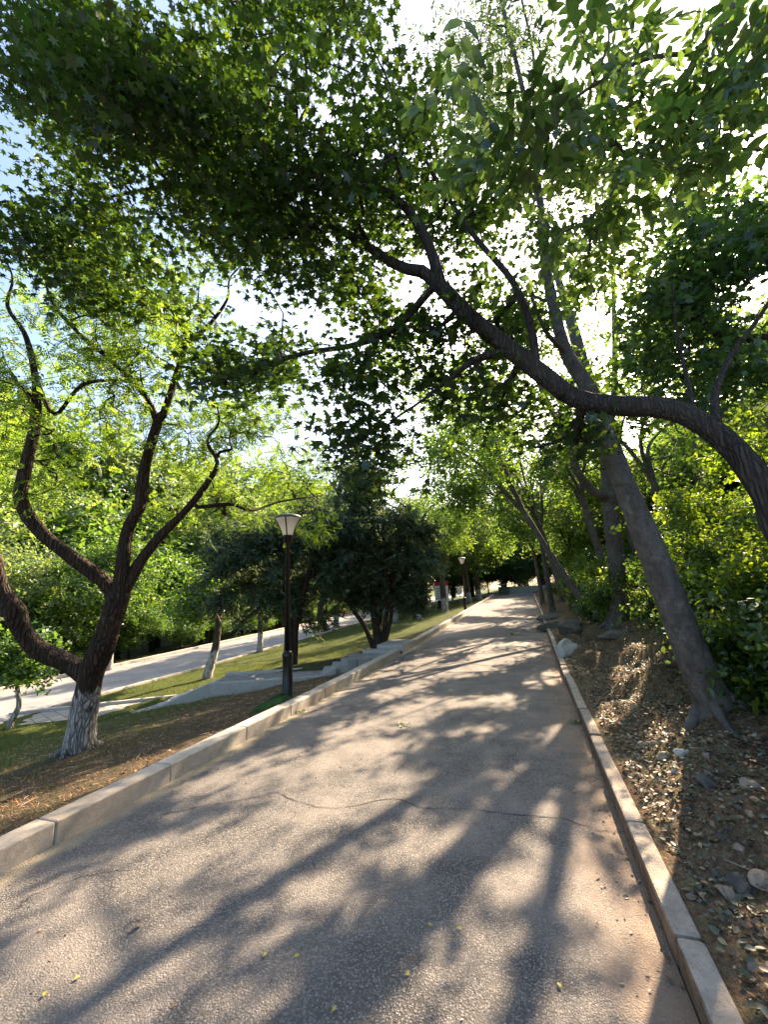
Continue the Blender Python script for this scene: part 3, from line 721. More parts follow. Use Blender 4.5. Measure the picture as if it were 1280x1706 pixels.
t.limb([P(330, 845, D0 + .3), P(385, 840, D0 + .5), P(420, 850, D0 + .7), P(470, 835, D0 + 1.5), P(540, 825, D0 + 2.6)], [k_ * 5, k_ * 4.5, k_ * 4, k_ * 3, k_ * 2], .1)
t.limb([P(55, 620, D0 - .2), P(90, 690, D0 - .1), P(140, 640, D0), P(235, 632, D0)], [k_ * 5, k_ * 4, k_ * 4, k_ * 3], .1)
A = np.vstack([pblob(90, 620, 150, 160, D0 - 1.0, D0 + 1.8, 190, 34), pblob(250, 620, 150, 140, D0 - .8, D0 + 2, 180, 32), pblob(390, 720, 130, 110, D0 - .2, D0 + 2.4, 190, 26), pblob(500, 790, 80, 70, D0 + 2.2, D0 + 4, 110, 16),
     pblob(500, 865, 90, 35, D0 + 2.4, D0 + 3.6, 40, 8), pblob(60, 800, 120, 60, D0 - .6, D0 + 1.2, 35, 8), pblob(-60, 700, 120, 200, D0 - 1, D0 + 1, 60, 10), pblob(200, 470, 200, 80, D0 - .5, D0 + 1.6, 140, 22), pblob(330, 850, 80, 60, D0, D0 + 1.2, 25, 6)])
u_, v_, w__ = proj(A); A = A[~((abs(u_ - 479) < 60) & (abs(v_ - 880) < 65) & (w__ < D0 + 2.2))]
t.grow(A, .22, bow=.16, maxr=k_ * 12)
LEFT = finish('pagoda_tree', 'brown three limbed tree with whitewashed foot left of the lamp post', lb, t, B_SOPH, L_SOPH, 'pinnate', 6, .19, .13, wave=.09, keep=.02, up=1.0, droop=.3)
# --- the two grey trunks right of the path
def knot_tree(name, label, base, D, pts, rad, extra, A, leaf, kind, per, size, spread, bark=B_GREY, **kw):
    t = Tree(.0045, .47)
    t.limb([base - [0, 0, .25], base] + [P(*q) for q in pts], rad, .12)
    t.roots(base, 6, rad[1] * .42, rad[1] * 2.3, int(D * 10))
    for e, r in extra: t.limb([P(*q) for q in e], r, .12)
    A = np.vstack(A); A = A[~lit_mask(A) | (rng.random(len(A)) < .3)]
    t.grow(A, .3, maxr=.09)
    return finish(name, label, base, t, bark, leaf, kind, per, size, spread, wave=.03, **kw)
gb = ground(1192, 1178); D = float(proj(gb)[2]); k = D / F; DBG['lean'] = (gb, D)
knot_tree('leaning_tree', 'thick smooth grey trunk leaning left over the leaf litter bank', gb, D,
          [(1150, 1080, D), (1112, 980, D + .05), (1072, 880, D + .15), (1042, 810, D + .3), (1014, 735, D + .5), (985, 655, D + .8), (945, 590, D + 1.1), (925, 520, D + 1.3), (908, 430, D + 1.5), (900, 330, D + 1.8), (880, 190, D + 2.1), (845, 40, D + 2.4), (820, -60, D + 2.6)],
          [k * 38, k * 29, k * 25.5, k * 23.5, k * 21, k * 18.5, k * 17, k * 16, k * 13.5, k * 12, k * 11, k * 8, k * 6.5, k * 5, k * 3],
          [([(945, 590, D + 1.1), (915, 560, D + 1.0), (900, 530, D + .9), (880, 480, D + .8)], [k * 6, k * 5, k * 4, k * 2]),
           ([(900, 330, D + 1.8), (860, 260, D + 2), (800, 190, D + 2.3), (740, 170, D + 2.5)], [k * 6, k * 5, k * 4, k * 2]),
           ([(880, 190, D + 2.1), (890, 100, D + 2.2), (870, 0, D + 2.2)], [k * 6, k * 4, k * 3])],
          [pblob(860, 120, 150, 160, D + 1, D + 4, 170, 30), pblob(960, 300, 120, 150, D + 1, D + 4, 90, 18), pblob(780, 200, 60, 120, D + 1.5, D + 3.5, 40, 8), pblob(1020, 420, 100, 90, D + .8, D + 3, 26, 7), pblob(900, 560, 100, 70, D + 1, D + 3, 35, 8)],
          L_WILL, 'willow', 7, .15, .22, keep=.01)
g2 = ground(1028, 1042); D = float(proj(g2)[2]); k = D / F; DBG['t2'] = (g2, D)
knot_tree('grey_tree', 'straight mottled grey trunk behind the leaning tree among shrubs', g2, D,
          [(1030, 1000, D), (1027, 930, D), (1020, 870, D), (1016, 800, D), (1008, 740, D), (990, 665, D), (970, 600, D), (955, 545, D), (932, 470, D + .3), (900, 370, D + .6)],
          [k * 20, k * 17, k * 14, k * 13, k * 12, k * 12, k * 11.5, k * 10.5, k * 10, k * 9, k * 6, k * 3],
          [([(1016, 830, D), (985, 815, D - .2), (960, 780, D - .4), (940, 720, D - .6), (900, 640, D - .8), (880, 520, D - 1)], [k * 9, k * 7, k * 6, k * 5, k * 4, k * 2]),
           ([(1010, 750, D), (1022, 680, D), (1025, 600, D), (1022, 450, D + .4)], [k * 6, k * 5, k * 4.5, k * 3])],
          [pblob(1000, 500, 170, 200, D - 3, D + 3, 100, 22), pblob(900, 680, 120, 70, D - 3, D + 2, 60, 10), pblob(1080, 350, 140, 150, D - 2, D + 3, 46, 12), blob((-1.2, 9.5, 6.3), (1.7, 2.6, 1.2), 80, 16), blob((-.6, 13, 7), (2, 2.5, 1.4), 90, 16), blob((.2, 7.2, 5.2), (1.3, 1.6, .9), 50, 12)],
          L_GREEN, 'cluster', 8, .22, .28, keep=.01)
# --- more trunks of the right-hand wood (pixel base, lean, sizes)
wood = [('slender grey trunk leaning left, standing behind the shrubs past the straight trunk', (2.6, 15.5), 7.5, 2.2, 5.2, (-1.1, .2), .12, L_GREEN), ('slim dark trunk beside the right kerb, nearest of the far pair', (921, 1018), 7.5, 2.4, 5.0, (-.3, .2), .11, L_DEEP),
        ('slim trunk close to the right kerb, farther of the far pair', (905, 1006), 7.0, 2.4, 4.8, (-.5, 0), .11, L_GREEN), ('pale grey trunk deep in the shrubs on the right', (3.6, 16.5), 8.5, 2.6, 6, (-.4, 0), .12, L_PALE)]
for lab, (u, v), h, cr, cz, lean, r0, lf in wood:
    simple_tree('slender_tree', lab, ground(u, v) if u > 50 else (u, v, float(Hg(u, v))), h, cr, cz, lean, r0, 190, 11, 'cluster', .30, .30, B_GREY, lf, None, 3, .45, .7, keep=.01)
for i, (x, y, h, cr) in enumerate([(5.0, 8.5, 8, 2.7), (4.2, 14, 8.5, 2.8), (7.5, 12, 9, 3.2), (3.6, 19, 8, 2.8), (6.5, 18, 9, 3.2)]):
    simple_tree('wood_tree', 'leafy tree of the wood rising behind the right bank shrubs', (x, y, float(Hg(x, y))), h, cr, h * .62, (rng.normal(-.5, .4), 0), .12, 210, 11, 'cluster', .27, .34, B_GREY, [L_GREEN, L_DEEP, L_PALE][i % 3], 'trees of the wood behind the right bank', 3, .42, .75, keep=.01)
for lab, x, y, h, cr, lx, lf in [('tall tree of the right bank spreading its crown low over the middle of the path', 1.6, 18.5, 9.5, 3.4, -2.2, L_GREEN), ('slim added tree arching far over to the left kerb to shade its slope', 1.9, 14.6, 9.0, 3.3, -4.6, L_GREEN), ('yellow green tree leaning over the far stretch of the path', 1.7, 25.5, 10.5, 3.8, -2.0, L_SOPH)]:  # the slim second tree is added to throw shade left of the path
    simple_tree('arching_tree', lab, (x, y, float(Hg(x, y))), h, cr, h * .66, (lx, 0), .10, 330, 11, 'cluster', .28, .34, B_GREY, lf, None, 4, .4, .7, keep=.01)
# --- trees of the left lawn
def whitefoot(u, v, label, h, cr, cz, lean=(0, 0), r0=.12, leaf=L_GREEN, bark=B_WHITE, name='whitewashed_tree', ntip=150, per=10, group=None, **kw):
    return simple_tree(name, label, ground(u, v), h, cr, cz, lean, r0, ntip, per, 'cluster', .28, .28, bark, leaf, group, 3, .42, .62, keep=.01, **kw)
whitefoot(346, 1130, 'small dark forked tree on the lawn behind the stone landing', 4.2, 1.7, 2.9, (.3, .3), .12, L_DEEP, B_WHITE, 'dark_tree')
whitefoot(433, 1086, 'whitewashed trunk under the dark juniper beside the lower road', 4.5, 1.7, 3.2, (.1, 0), .11, L_DEEP)
whitefoot(180, 1117, 'thin whitewashed trunk behind the three limbed tree by the lower road', 5.5, 1.9, 3.8, (.5, 0), .12, L_DEEP)
whitefoot(701, 1031, 'stout whitewashed trunk right of the multi stemmed juniper', 10, 3.4, 6.2, (.2, 0), .2, L_GREEN, ntip=300)
whitefoot(742, 1019, 'whitewashed trunk standing beside the red topped notice board', 9.5, 3.2, 5.8, (.2, 0), .17, L_SOPH, ntip=260)
whitefoot(782, 1004, 'whitewashed tree just behind the far lamp post', 10, 3.5, 6.0, (-.3, 0), .2, L_SOPH, ntip=260)
whitefoot(799, 999, 'farthest whitewashed tree of the row beside the path', 11, 3.8, 6.5, (-.8, 0), .22, L_GREEN, ntip=260)
whitefoot(16, 1213, 'little sapling with whitewashed stem at the left edge', 2.0, .6, 1.5, (.1, 0), .05, L_DEEP, B_WHITE, 'sapling', 50, 8)
whitefoot(560, 1046, 'tall pale green tree behind the tall feathery juniper', 11.5, 3.6, 7.4, (.2, 0), .16, L_PALE, ntip=260)
whitefoot(660, 1036, 'yellow green tree behind the spreading juniper', 11.5, 3.6, 7.4, (.2, 0), .16, L_SOPH, ntip=260)
# --- junipers
def juniper(label, base, stems, A, per=9, size=.42, spread=.16, bark=B_DARK, **kw):
    t = Tree(.006, .47)
    for k, (pts, rad) in enumerate(stems): t.limb(pts, rad, .15, join=False)
    t.grow(np.vstack(A), .35, maxr=.2)
    return finish('juniper_tree', label, base, t, bark, L_JUN, 'juniper', per, size, spread, up=.5, droop=.35, keep=.01, **kw)
jb = ground(630, 1078); D = float(proj(jb)[2]); DBG['jun'] = (jb, D)
k = D / F
juniper('spreading dark juniper with a fan of several bare stems at the stair head', jb,
        [([jb + [0, 0, -.2], P(628, 1050, D), P(622, 1000, D), P(625, 930, D), P(620, 840, D)], [k * 8, k * 7, k * 6, k * 5, k * 2]), ([jb + [.05, 0, -.2], P(640, 1050, D), P(648, 1000, D), P(665, 920, D), P(690, 870, D)], [k * 5, k * 4, k * 4, k * 3, k * 1.5]),
         ([jb + [-.08, 0, -.2], P(608, 1045, D), P(585, 1010, D), P(560, 960, D), P(540, 900, D)], [k * 5, k * 3.6, k * 3.4, k * 3, k * 1.5]), ([jb + [0, .1, -.2], P(632, 1040, D + .2), P(638, 990, D + .4), P(640, 900, D + .6), P(630, 780, D + .7)], [k * 5, k * 4.5, k * 4, k * 3.5, k * 1.5]),
         ([jb + [.1, 0, -.2], P(648, 1045, D), P(652, 1010, D), P(640, 940, D - .3)], [k * 4, k * 3.4, k * 3, k * 2])],
        [pblob(600, 930, 70, 70, D - 1.2, D + 1.2, 120, 18), pblob(685, 930, 45, 75, D - .8, D + 1.2, 90, 12), pblob(620, 850, 60, 70, D - 1, D + 1.4, 90, 14), pblob(560, 940, 60, 70, D - .6, D + 1.4, 80, 12), pblob(600, 790, 40, 50, D, D + 1.6, 30, 6), pblob(640, 990, 75, 25, D - .6, D + 1.2, 30, 8)])
j2 = ground(486, 1108); D = float(proj(j2)[2]); k = D / F
juniper('broad dark juniper on the lawn right behind the near lamp post', j2,
        [([j2 + [0, 0, -.2], P(484, 1090, D), P(483, 1050, D), P(478, 980, D), P(470, 900, D)], [k * 12, k * 11, k * 9, k * 7, k * 3]), ([j2 + [.05, 0, -.2], P(490, 1080, D), P(493, 1040, D), P(510, 970, D), P(530, 900, D)], [k * 8, k * 7, k * 6, k * 5, k * 2])],
        [pblob(430, 965, 110, 80, D - 1, D + 1.7, 190, 24), pblob(510, 960, 60, 80, D - 1, D + 1.4, 100, 14), pblob(460, 890, 110, 55, D - .8, D + 1.6, 130, 16), pblob(400, 1010, 60, 40, D - .6, D + 1.2, 40, 8), pblob(540, 900, 40, 60, D - .6, D + 1.2, 40, 8)])
j3 = ground(538, 1052); D = float(proj(j3)[2]); k = D / F
juniper('tall feathery juniper between the two spreading ones', j3, [([j3 + [0, 0, -.2], P(537, 1030, D), P(540, 950, D), P(560, 850, D), P(575, 750, D)], [k * 9, k * 8, k * 7, k * 5, k * 2])],
        [pblob(560, 870, 65, 95, D - 1.4, D + 1.4, 150, 20), pblob(585, 790, 50, 50, D - 1, D + 1, 45, 7), pblob(540, 960, 50, 50, D - 1.2, D + 1.2, 60, 8)])
# --- shrubs of the right bank
def shrub(name, label, base, h, w, leaf, ntip, per, size=.13, group=None, kind='shrub', seed=0, cull=True, spread=.12, ns=6):
    base = np.array(base, float); t = Tree(.004, .42)
    for k in range(ns):
        a = rng.uniform(0, 6.28); q = rng.uniform(.25, .6) * w
        t.limb([base + [.05 * math.cos(a), .05 * math.sin(a), -.1], base + [.25 * q * math.cos(a), .25 * q * math.sin(a), h * .35], base + [q * math.cos(a), q * math.sin(a), h * rng.uniform(.6, .85)]], [.02, .015, .006], .2, join=False)
    t.grow(blob(base + [0, 0, h * .55], (w, w, h * .5), ntip, max(5, ntip // 10)), .22)
    return finish(name, label, base, t, B_DARK, leaf, kind, per, size * 1.5, spread, group, cat='shrub', crown='foliage', cull=cull, keep=.02, up=.9, droop=.25, tree=False)
near_sh = [('small leafy bush touching the right side of the leaning trunk', 2.05, 5.0, 1.15, .5, L_SHRUB, 110), ('knee high bush between the leaning trunk and the straight grey trunk', 2.35, 6.6, 1.1, .6, L_DEEP, 110), ('low dark leafy shrub at the right edge below the leaning trunk', 2.35, 3.75, 1.0, .6, L_DEEP, 120), ('small bush against the right side of the leaning trunk foot', 2.1, 4.75, .9, .45, L_SHRUB, 90), ('bushy shrub with yellow green leaves just right of the leaning trunk', 2.75, 4.55, 1.9, .95, L_SHRUB, 190), ('dense dark shrub at the right edge of the picture', 3.1, 3.5, 1.6, .8, L_DEEP, 170), ('tall sunlit shrub behind the leaning trunk', 3.2, 6.3, 2.7, 1.25, L_SHRUB, 240),
           ('low dark shrub around the foot of the straight grey trunk', 2.3, 9.6, 1.2, .8, L_DEEP, 130), ('shrub with glowing leaves between the two grey trunks', 2.9, 8.0, 2.1, 1.0, L_SHRUB, 200), ('young tall shrub with big backlit leaves at the upper right edge', 4.4, 4.8, 3.2, 1.2, L_SHRUB, 240)]
for lab, x, y, h, w, lf, nt in near_sh:
    shrub('bank_shrub', lab, (x, y, float(Hg(x, y))), h, w, lf, nt, 12)
for i, (x, y, h, w) in enumerate([(2.3, 12.6, 1.5, .9), (2.6, 15, 1.9, 1.1), (3.6, 11.3, 2.4, 1.3), (2.1, 17.5, 1.4, .9), (3.4, 17, 2.4, 1.3), (5, 9.8, 3, 1.5), (5.2, 13, 2.8, 1.5), (2.3, 21, 1.5, 1), (3.4, 23, 2.4, 1.4), (5.6, 6.6, 3, 1.5), (5.5, 17, 3, 1.6), (1.9, 14, .8, .5), (2.2, 26, 1.6, 1.0), (3.6, 29, 2.4, 1.5), (6.5, 4.5, 3.2, 1.5), (7.5, 8.5, 3.4, 1.8), (5.5, 24, 3, 1.8)]):
    shrub('bank_shrub', 'leafy shrub in the thicket along the right bank', (x, y, float(Hg(x, y))), h, w, [L_SHRUB, L_GREEN, L_DEEP][i % 3], 130, 8, .15, 'shrubs in the thicket along the right bank')
# --- background trees: copies of five kinds
def proto(name, label, h, cr, cz, leaf, ntip, per, bark, group, size=.42, flat=.75, kind='cluster', fork=.35):
    return simple_tree(name, label, (0, 0, 0), h, cr, cz, (0, 0), .15, ntip, per, kind, size, .38, bark, leaf, group, 4, fork, flat, cull=False)
GB = 'trees beyond the lower road'; GE = 'trees at the far end of the path'; GR = 'trees of the wood on the right slope'
LB = 'leafy green tree among those growing beyond the lower road'; LE = 'leafy tree among those closing the far end of the path'; LR = 'background tree of the wood on the right slope'
kinds = [proto('background_tree', LB, 8, 3.2, 4.6, L_GREEN, 300, 11, B_DARK, GB), proto('background_tree', LB, 9, 3.0, 5.2, L_PALE, 280, 11, B_DARK, GB), proto('background_tree', LB, 7, 3.2, 3.6, L_DEEP, 320, 12, B_DARK, GB, fork=.25)]
used = [False] * 3
def put(k, x, y, s, label, group):
    rz = rng.uniform(0, 6.28); loc = (x, y, float(Hg(x, y)) - .05); S = (s * rng.uniform(.9, 1.1), s * rng.uniform(.9, 1.1), s * rng.uniform(.9, 1.15))
    if not used[k]:
        used[k] = True; o = kinds[k]; o.location = loc; o.rotation_euler = (0, 0, rz); o.scale = S; o['label'] = label; o['group'] = group
    else: dup(kinds[k], loc, rz, S, label, group)
yy = 3.0; i = 0
for row, (x0, st, s) in enumerate([(-19.6, 3.8, .85), (-24.5, 4.4, 1.5), (-33, 5.0, 2.2)]):
    y = 2 + row * 1.3
    while y < 62 + row * 6:
        put([2, 0, 1, 2, 0][i % 5] if row == 0 else [0, 1, 2][i % 3], x0 + rng.normal(0, .8), y, s * rng.uniform(.85, 1.15), LB, GB); i += 1
        y += st * rng.uniform(.8, 1.2)
for i in range(16):
    put(2, -18.0 + rng.normal(0, .25), 3 + i * 2.6 + rng.normal(0, .4), rng.uniform(.3, .42), 'low dark bushy tree in the hedge along the far side of the lower road', 'hedge trees along the lower road')
for x, y, s, k in [(-10, 50, 1.5, 0), (-6, 49, 1.4, 1), (-2.5, 50, 1.3, 2), (1.5, 51, 1.4, 0), (5, 49, 1.3, 2), (-4.2, 48.6, .5, 1), (-2.6, 48.4, .45, 0), (-.2, 48.5, .5, 1), (1.8, 48, .5, 0), (-6.6, 48.2, .5, 1), (-13, 56, 1.3, 2), (-8, 58, 1.4, 1), (-3, 57, 1.4, 0), (2, 58, 1.4, 1), (7, 57, 1.4, 0), (-5.5, 52, .6, 2), (-1, 53, .6, 2), (3.5, 52, .6, 2), (-9, 53, .6, 2), (-16, 48, 1.2, 1), (-11, 66, 1.7, 0), (0, 68, 1.8, 2), (9, 66, 1.7, 1)]:
    put(k, x, y, s, LE, GE)
for x, y, s, k in [(9.5, 5, 1, 0), (11, 10, 1.1, 2), (10, 16, 1.1, 1), (8.5, 22, 1.0, 0), (4.2, 26, .95, 1), (12, 22, 1.2, 2), (6.5, 29, 1.0, 2), (3.2, 33, .95, 0), (7, 36, 1.1, 1), (3.6, 40, 1.0, 0), (11, 32, 1.3, 0), (15, 14, 1.3, 1), (14, 5, 1.3, 2), (16, 26, 1.4, 0), (7.5, 44, 1.2, 2), (13, 42, 1.4, 1)]:
    put(k, x, y, s, LR, GR)
for x, y, s, k in [ (-6.8, 34, 1.15, 1), (-5.2, 39, 1.2, 0), (-8.5, 43, 1.2, 1), (-9.5, 31, 1.1, 1)]:
    put(k, x, y, s, 'leafy tree on the lawn among those farther along the path', 'trees on the lawn farther along the path')

# ------------------------------------------------------------------ lamp posts, boards, bin, wall
def lamp(label, base, h):
    root = empty('lamp_post', base, label, 'lamp post')
    s = h / 3.0
    MB().lathe([(.10, -.25), (.10, .0), (.098, .02), (.085, .03), (.083, .62), (.09, .64), (.09, .68), (.07, .72), (.055, .74)], 24).build('base_sleeve', BLACK, root, True)
    MB().lathe([(.040, .74), (.038, 2.52), (.05, 2.53), (.075, 2.54), (.075, 2.62), (.085, 2.63), (.085, 2.66)], 20).build('pole', BLACK, root, True)
    prof = [(.09 + (.215 - .09) * ((z - 2.66) / .30) ** 1.5, z) for z in np.linspace(2.66, 2.96, 9)]
    sh = MB().lathe(prof, 28).build('lamp_shade', GLASS, root, True)
    rb = MB()
    for k in range(4):
        a = R(20) + k * math.pi / 2; rb.tube([((r + .004) * math.cos(a), (r + .004) * math.sin(a), z) for r, z in prof], .011, 6)
    rb.build('rib', BLACK, sh, True)
    MB().lathe([(.218, 2.955), (.228, 2.965), (.228, 2.985), (.21, 3.0), (.13, 3.03), (.05, 3.045), (.006, 3.05)], 28).build('cap', CAP, root, True)
    root.scale = (s, s, s)
    return root
l1 = ground(479, 1163); D = float(proj(l1)[2]); DBG['lamp'] = (l1, D)
L1 = lamp('slim black lamp post with flared white shade beside the left kerb', l1, (1163 - 850) * D / F * .985)
l2 = ground(776, 1017); D2 = float(proj(l2)[2])
DBG['lamp2'] = (l2, D2)
dup(L1, l2, .4, 1.0, 'distant black lamp post beside the far whitewashed trees')
# green netting heaped around the lamp's foot
m = N('green_netting'); nz = m.noise(m.coord(), 60, 4)
NET = m.pbsdf(m.mix(nz, (.008, .03, .01), (.03, .09, .03)), .9, m.bump(nz, .9, .02), .1)
def mound(name, c, rx, ry, h, mat, label, cat, seed, rot=0):
    r = random.Random(seed); n = 28; V = []; Fs = []
    rings = 8
    for j in range(rings):
        f = 1 - j / (rings - 1)
        for k in range(n):
            a = 2 * math.pi * k / n; q = f * (1 + .12 * math.sin(3 * a + seed) + .08 * math.sin(5 * a + 2 * seed))
            x, y = rx * q * math.cos(a), ry * q * math.sin(a)
            x, y = x * math.cos(rot) - y * math.sin(rot), x * math.sin(rot) + y * math.cos(rot)
            gz = float(Hg(c[0] + x, c[1] + y))
            V.append((x, y, gz - c[2] - .02 + (h * (1 - f * f) + r.uniform(-.012, .012) if j else -.03)))
    for j in range(rings - 1):
        for k in range(n): Fs.append((j * n + k, j * n + (k + 1) % n, (j + 1) * n + (k + 1) % n, (j + 1) * n + k))
    o = MB().add(V, Fs).build(name, mat, None, True, loc=c); return tag(o, label, cat)
mc = l1 + np.array([-.05, -.28, 0]); mc[2] = float(Hg(mc[0], mc[1]))
mound('netting_mound', mc, .20, .62, .13, NET, 'dark green netting heaped around the foot of the near lamp', 'netting', 3)
RED = plain('red_paint', (.42, .03, .025), .5); WHITE = plain('white_board', (.75, .75, .74), .5); POSTG = plain('grey_post', (.35, .36, .36), .45, .3)
INK = plain('sign_ink', (.06, .06, .07), .6)
bp = ground(727, 1017); Db = float(proj(bp)[2]); kb = Db / F
nb = empty('notice_board', bp, 'white notice board with red top standing on the far lawn', 'notice board', None, R(18))
MB().box(-.03, .03, -.03, .03, -.2, 46 * kb).box(22 * kb - .03, 22 * kb + .03, -.03, .03, -.2, 40 * kb).build('post', POSTG, nb, bevel=.005)
MB().box(.0, 22 * kb, -.075, -.035, 16 * kb, 40 * kb).build('panel', WHITE, nb, bevel=.006)
MB().prism([(-.02, -.09), (22 * kb + .02, -.09), (22 * kb + .02, .05), (-.02, .05)], 40 * kb, 46 * kb).build('red_top', RED, nb, bevel=.006)
tx = MB(); r_ = random.Random(5)
for q in range(7):
    tx.box(2.5 * kb, (17 + 2 * r_.random()) * kb, -.079, -.0755, (18.5 + q * 2.8) * kb, (19.6 + q * 2.8) * kb)
tx.build('text_lines', INK, nb)
wp = ground(768, 1010); Dw = float(proj(wp)[2]); kw_ = Dw / F
ws = empty('small_sign', wp, 'small white sign on a post beside the distant lamp', 'sign', None, R(10))
MB().lathe([(.025, -.2), (.025, 30 * kw_)], 10).build('post', POSTG, ws, True)
MB().box(-4 * kw_, 4 * kw_, -.05, -.028, 20 * kw_, 30 * kw_).build('plate', WHITE, ws, bevel=.004)
pp_ = ground(718, 1022); Dp = float(proj(pp_)[2])
tag(MB().lathe([(.05, -.2), (.05, .04), (.03, .06), (.03, 26 * Dp / F), (.04, 26 * Dp / F + .01), (.04, 26 * Dp / F + .06), (.01, 26 * Dp / F + .09)], 12).build('thin_post', BLACK, None, True, loc=pp_), 'thin black post between the whitewashed trunks by the lower road', 'post')
BING = plain('bin_green', (.06, .10, .075), .5); BINT = plain('bin_roof_grey', (.26, .29, .27), .5)
bx = np.array([-2.25, 43.9, float(zp(43.9)) + .03])
bn = empty('litter_bin', bx, 'green twin litter bin with flat roof at the path end', 'litter bin')
for s in (-1, 1): MB().box(s * .29 - .25, s * .29 + .25, -.22, .22, .05, .78).build('bin_body', BING, bn, bevel=.02)
MB().box(-.60, .60, -.27, .27, .98, 1.06).box(-.56, -.52, -.03, .03, 0, .98).box(.52, .56, -.03, .03, 0, .98).box(-.025, .025, -.03, .03, 0, .98).build('roof_frame', BINT, bn, bevel=.01)
for s in (-1, 1): MB().box(s * .29 - .16, s * .29 + .16, -.232, -.2205, .60, .70).build('opening', INK, bn)
wl = MB().prism([(-1.9, 46.5), (3.0, 45.9), (3.0, 46.3), (-1.9, 46.9)], .6, 1.72).build('low_wall', STEP, bevel=.02); tag(wl, 'low grey stone wall closing the path beyond the litter bin', 'wall')
for (u0, v0), (u1, v1), lab in [((877, 990), (852, 952), 'bare leaning pole stem nearer the litter bin'), ((884, 988), (862, 955), 'bare leaning pole stem nearer the low wall')]:
    g = np.array(ground(u0, v0)); g = P(u0, v0, 44.0); zz = float(Hg(g[0], g[1]))
    e = P(u1, v1, 44.5)
    simple_tree('leaning_sapling', lab, (g[0], g[1], zz), 5.0, 1.2, 4.4, (-3.2 if 'bin' in lab else -2.6, .3), .11, 50, 8, 'cluster', .35, .3, B_GREY, L_DEEP, None, 2, .8, .6, cull=False)
gl = P(835, 966, 46); zg = float(Hg(gl[0], gl[1]))
gp = empty('globe_lamp', (gl[0], gl[1], zg), 'pale globe lamp on a dark post behind the litter bin', 'lamp post')
MB().lathe([(.06, -.2), (.05, gl[2] - zg - .25), (.1, gl[2] - zg - .2)], 12).build('pole', BLACK, gp, True)
gz = gl[2] - zg
MB().lathe([(.22 * math.sin(a) + .002, gz + .22 * -math.cos(a)) for a in np.linspace(0.05, math.pi - .05, 12)], 18).build('globe', GLASS, gp, True)

# ------------------------------------------------------------------ rocks, litter, grass, fallen leaves
def rock(name, label, base, s, mat, seed, group=None, cat='rock', sink=.95):
    r = np.random.default_rng(seed)
    import bmesh
    bm = bmesh.new(); bmesh.ops.create_icosphere(bm, subdivisions=3, radius=1)
    pl = r.normal(0, 1, (9, 3)); pl /= np.linalg.norm(pl, axis=1)[:, None]; dd = r.uniform(.5, .85, 9)
    for v in bm.verts:
        c = np.array(v.co)
        for n_, d in zip(pl, dd):
            q = c @ n_
            if q > d: c = c - n_ * (q - d)
        c = c + .03 * np.sin(c[[1, 2, 0]] * 9 + seed)
        v.co = c * np.array(s)
    me = bpy.data.meshes.new(name); bm.to_mesh(me); bm.free()
    o = link(name, me, mat, None, False, (base[0], base[1], base[2] + s[2] * (1 - sink) * .6))
    o.rotation_euler = (r.normal(0, .2), r.normal(0, .2), r.uniform(0, 6.28))
    return tag(o, label, cat, group)
rock('rock', 'large pale angular rock beside the right kerb', ground(948, 1088), (.24, .36, .30), WROCK, 11)
for i, (u, v, s, lab) in enumerate([(930, 1046, (.5, .7, .22), 'grey ledge of rock below the dark shrub on the bank'), (955, 1050, (.45, .5, .3), 'dark rounded rock beside the grey ledge on the bank'), (905 + 15, 1030, (.4, .6, .2), 'flat grey rock nearest the far pair of trunks'), (1025, 1062, (.35, .3, .16), 'low rock at the foot of the straight grey trunk')]):
    rock('rock', lab, ground(u, v), s, ROCK, 20 + i)
big = [(1140, 1256, .085, WROCK, 'pale grey stone in leaf litter below the leaning trunk'), (1108, 1262, .07, TROCK, 'tan stone left of the pale stone on the bank'), (1180, 1305, .09, ROCK, 'flat grey stone midway up the right bank'), (1252, 1308, .085, TROCK, 'brown rounded stone at the right edge of the bank'), (1240, 1476, .09, ROCK, 'bluish grey stone low on the bank near the kerb'), (1274, 1470, .075, TROCK, 'round tan stone cut by the right edge of the picture'), (1215, 1492, .06, TROCK, 'small orange brown stone beside the bluish grey one')]
for i, (u, v, s, mt, lab) in enumerate(big): rock('stone', lab, ground(u, v), (s, s * .8, s * .55), mt, 40 + i, cat='stone')
r_ = random.Random(9)
for i in range(44):
    u, v = r_.uniform(1000, 1290), r_.uniform(1190, 1640)
    g = ground(u, v)
    if g[0] < .72: continue
    s = r_.uniform(.018, .045)
    rock('small_stone', 'small stone lying among the leaf litter of the right bank', g, (s, s * r_.uniform(.6, 1), s * .6), [TROCK, ROCK, WROCK][i % 3], 100 + i, 'small stones on the right bank', 'stone')
# leaf litter on the bank
def scatter(n, xr, yr, dens=None):
    x = rng.uniform(*xr, n); y = rng.uniform(*yr, n)
    if dens is not None: k = rng.random(n) < dens(x, y); x, y = x[k], y[k]
    return np.stack([x, y, Hg(x, y)], -1)
def litter(name, pts, size, mat, tilt=.45, lift=.012, kind='one', lab=None):
    n = len(pts); a = rng.uniform(0, 6.28, n); d = np.stack([np.cos(a), np.sin(a), rng.normal(0, .3, n)], -1); nn = rng.normal(0, tilt, (n, 3)); nn[:, 2] += 1
    o = link(name, mesh_np(name, *place(kind, pts + [0, 0, lift], d, nn, size * rng.uniform(.3, 1.3, n) ** 1.3)), mat); o['kind'] = 'stuff'
    return o
LIT1 = leaf_mat('dry_leaf', (.16, .112, .07), (.10, .06, .03), .6, .15, .05, .03); LIT2 = leaf_mat('grey_green_leaf', (.12, .13, .08), (.08, .1, .04), .5, .15, .07, .1)
litter('leaf_litter', np.vstack([scatter(11000, (.6, 3.2), (1.6, 7)), scatter(11000, (.6, 3.6), (7, 14))]), .036, LIT1)
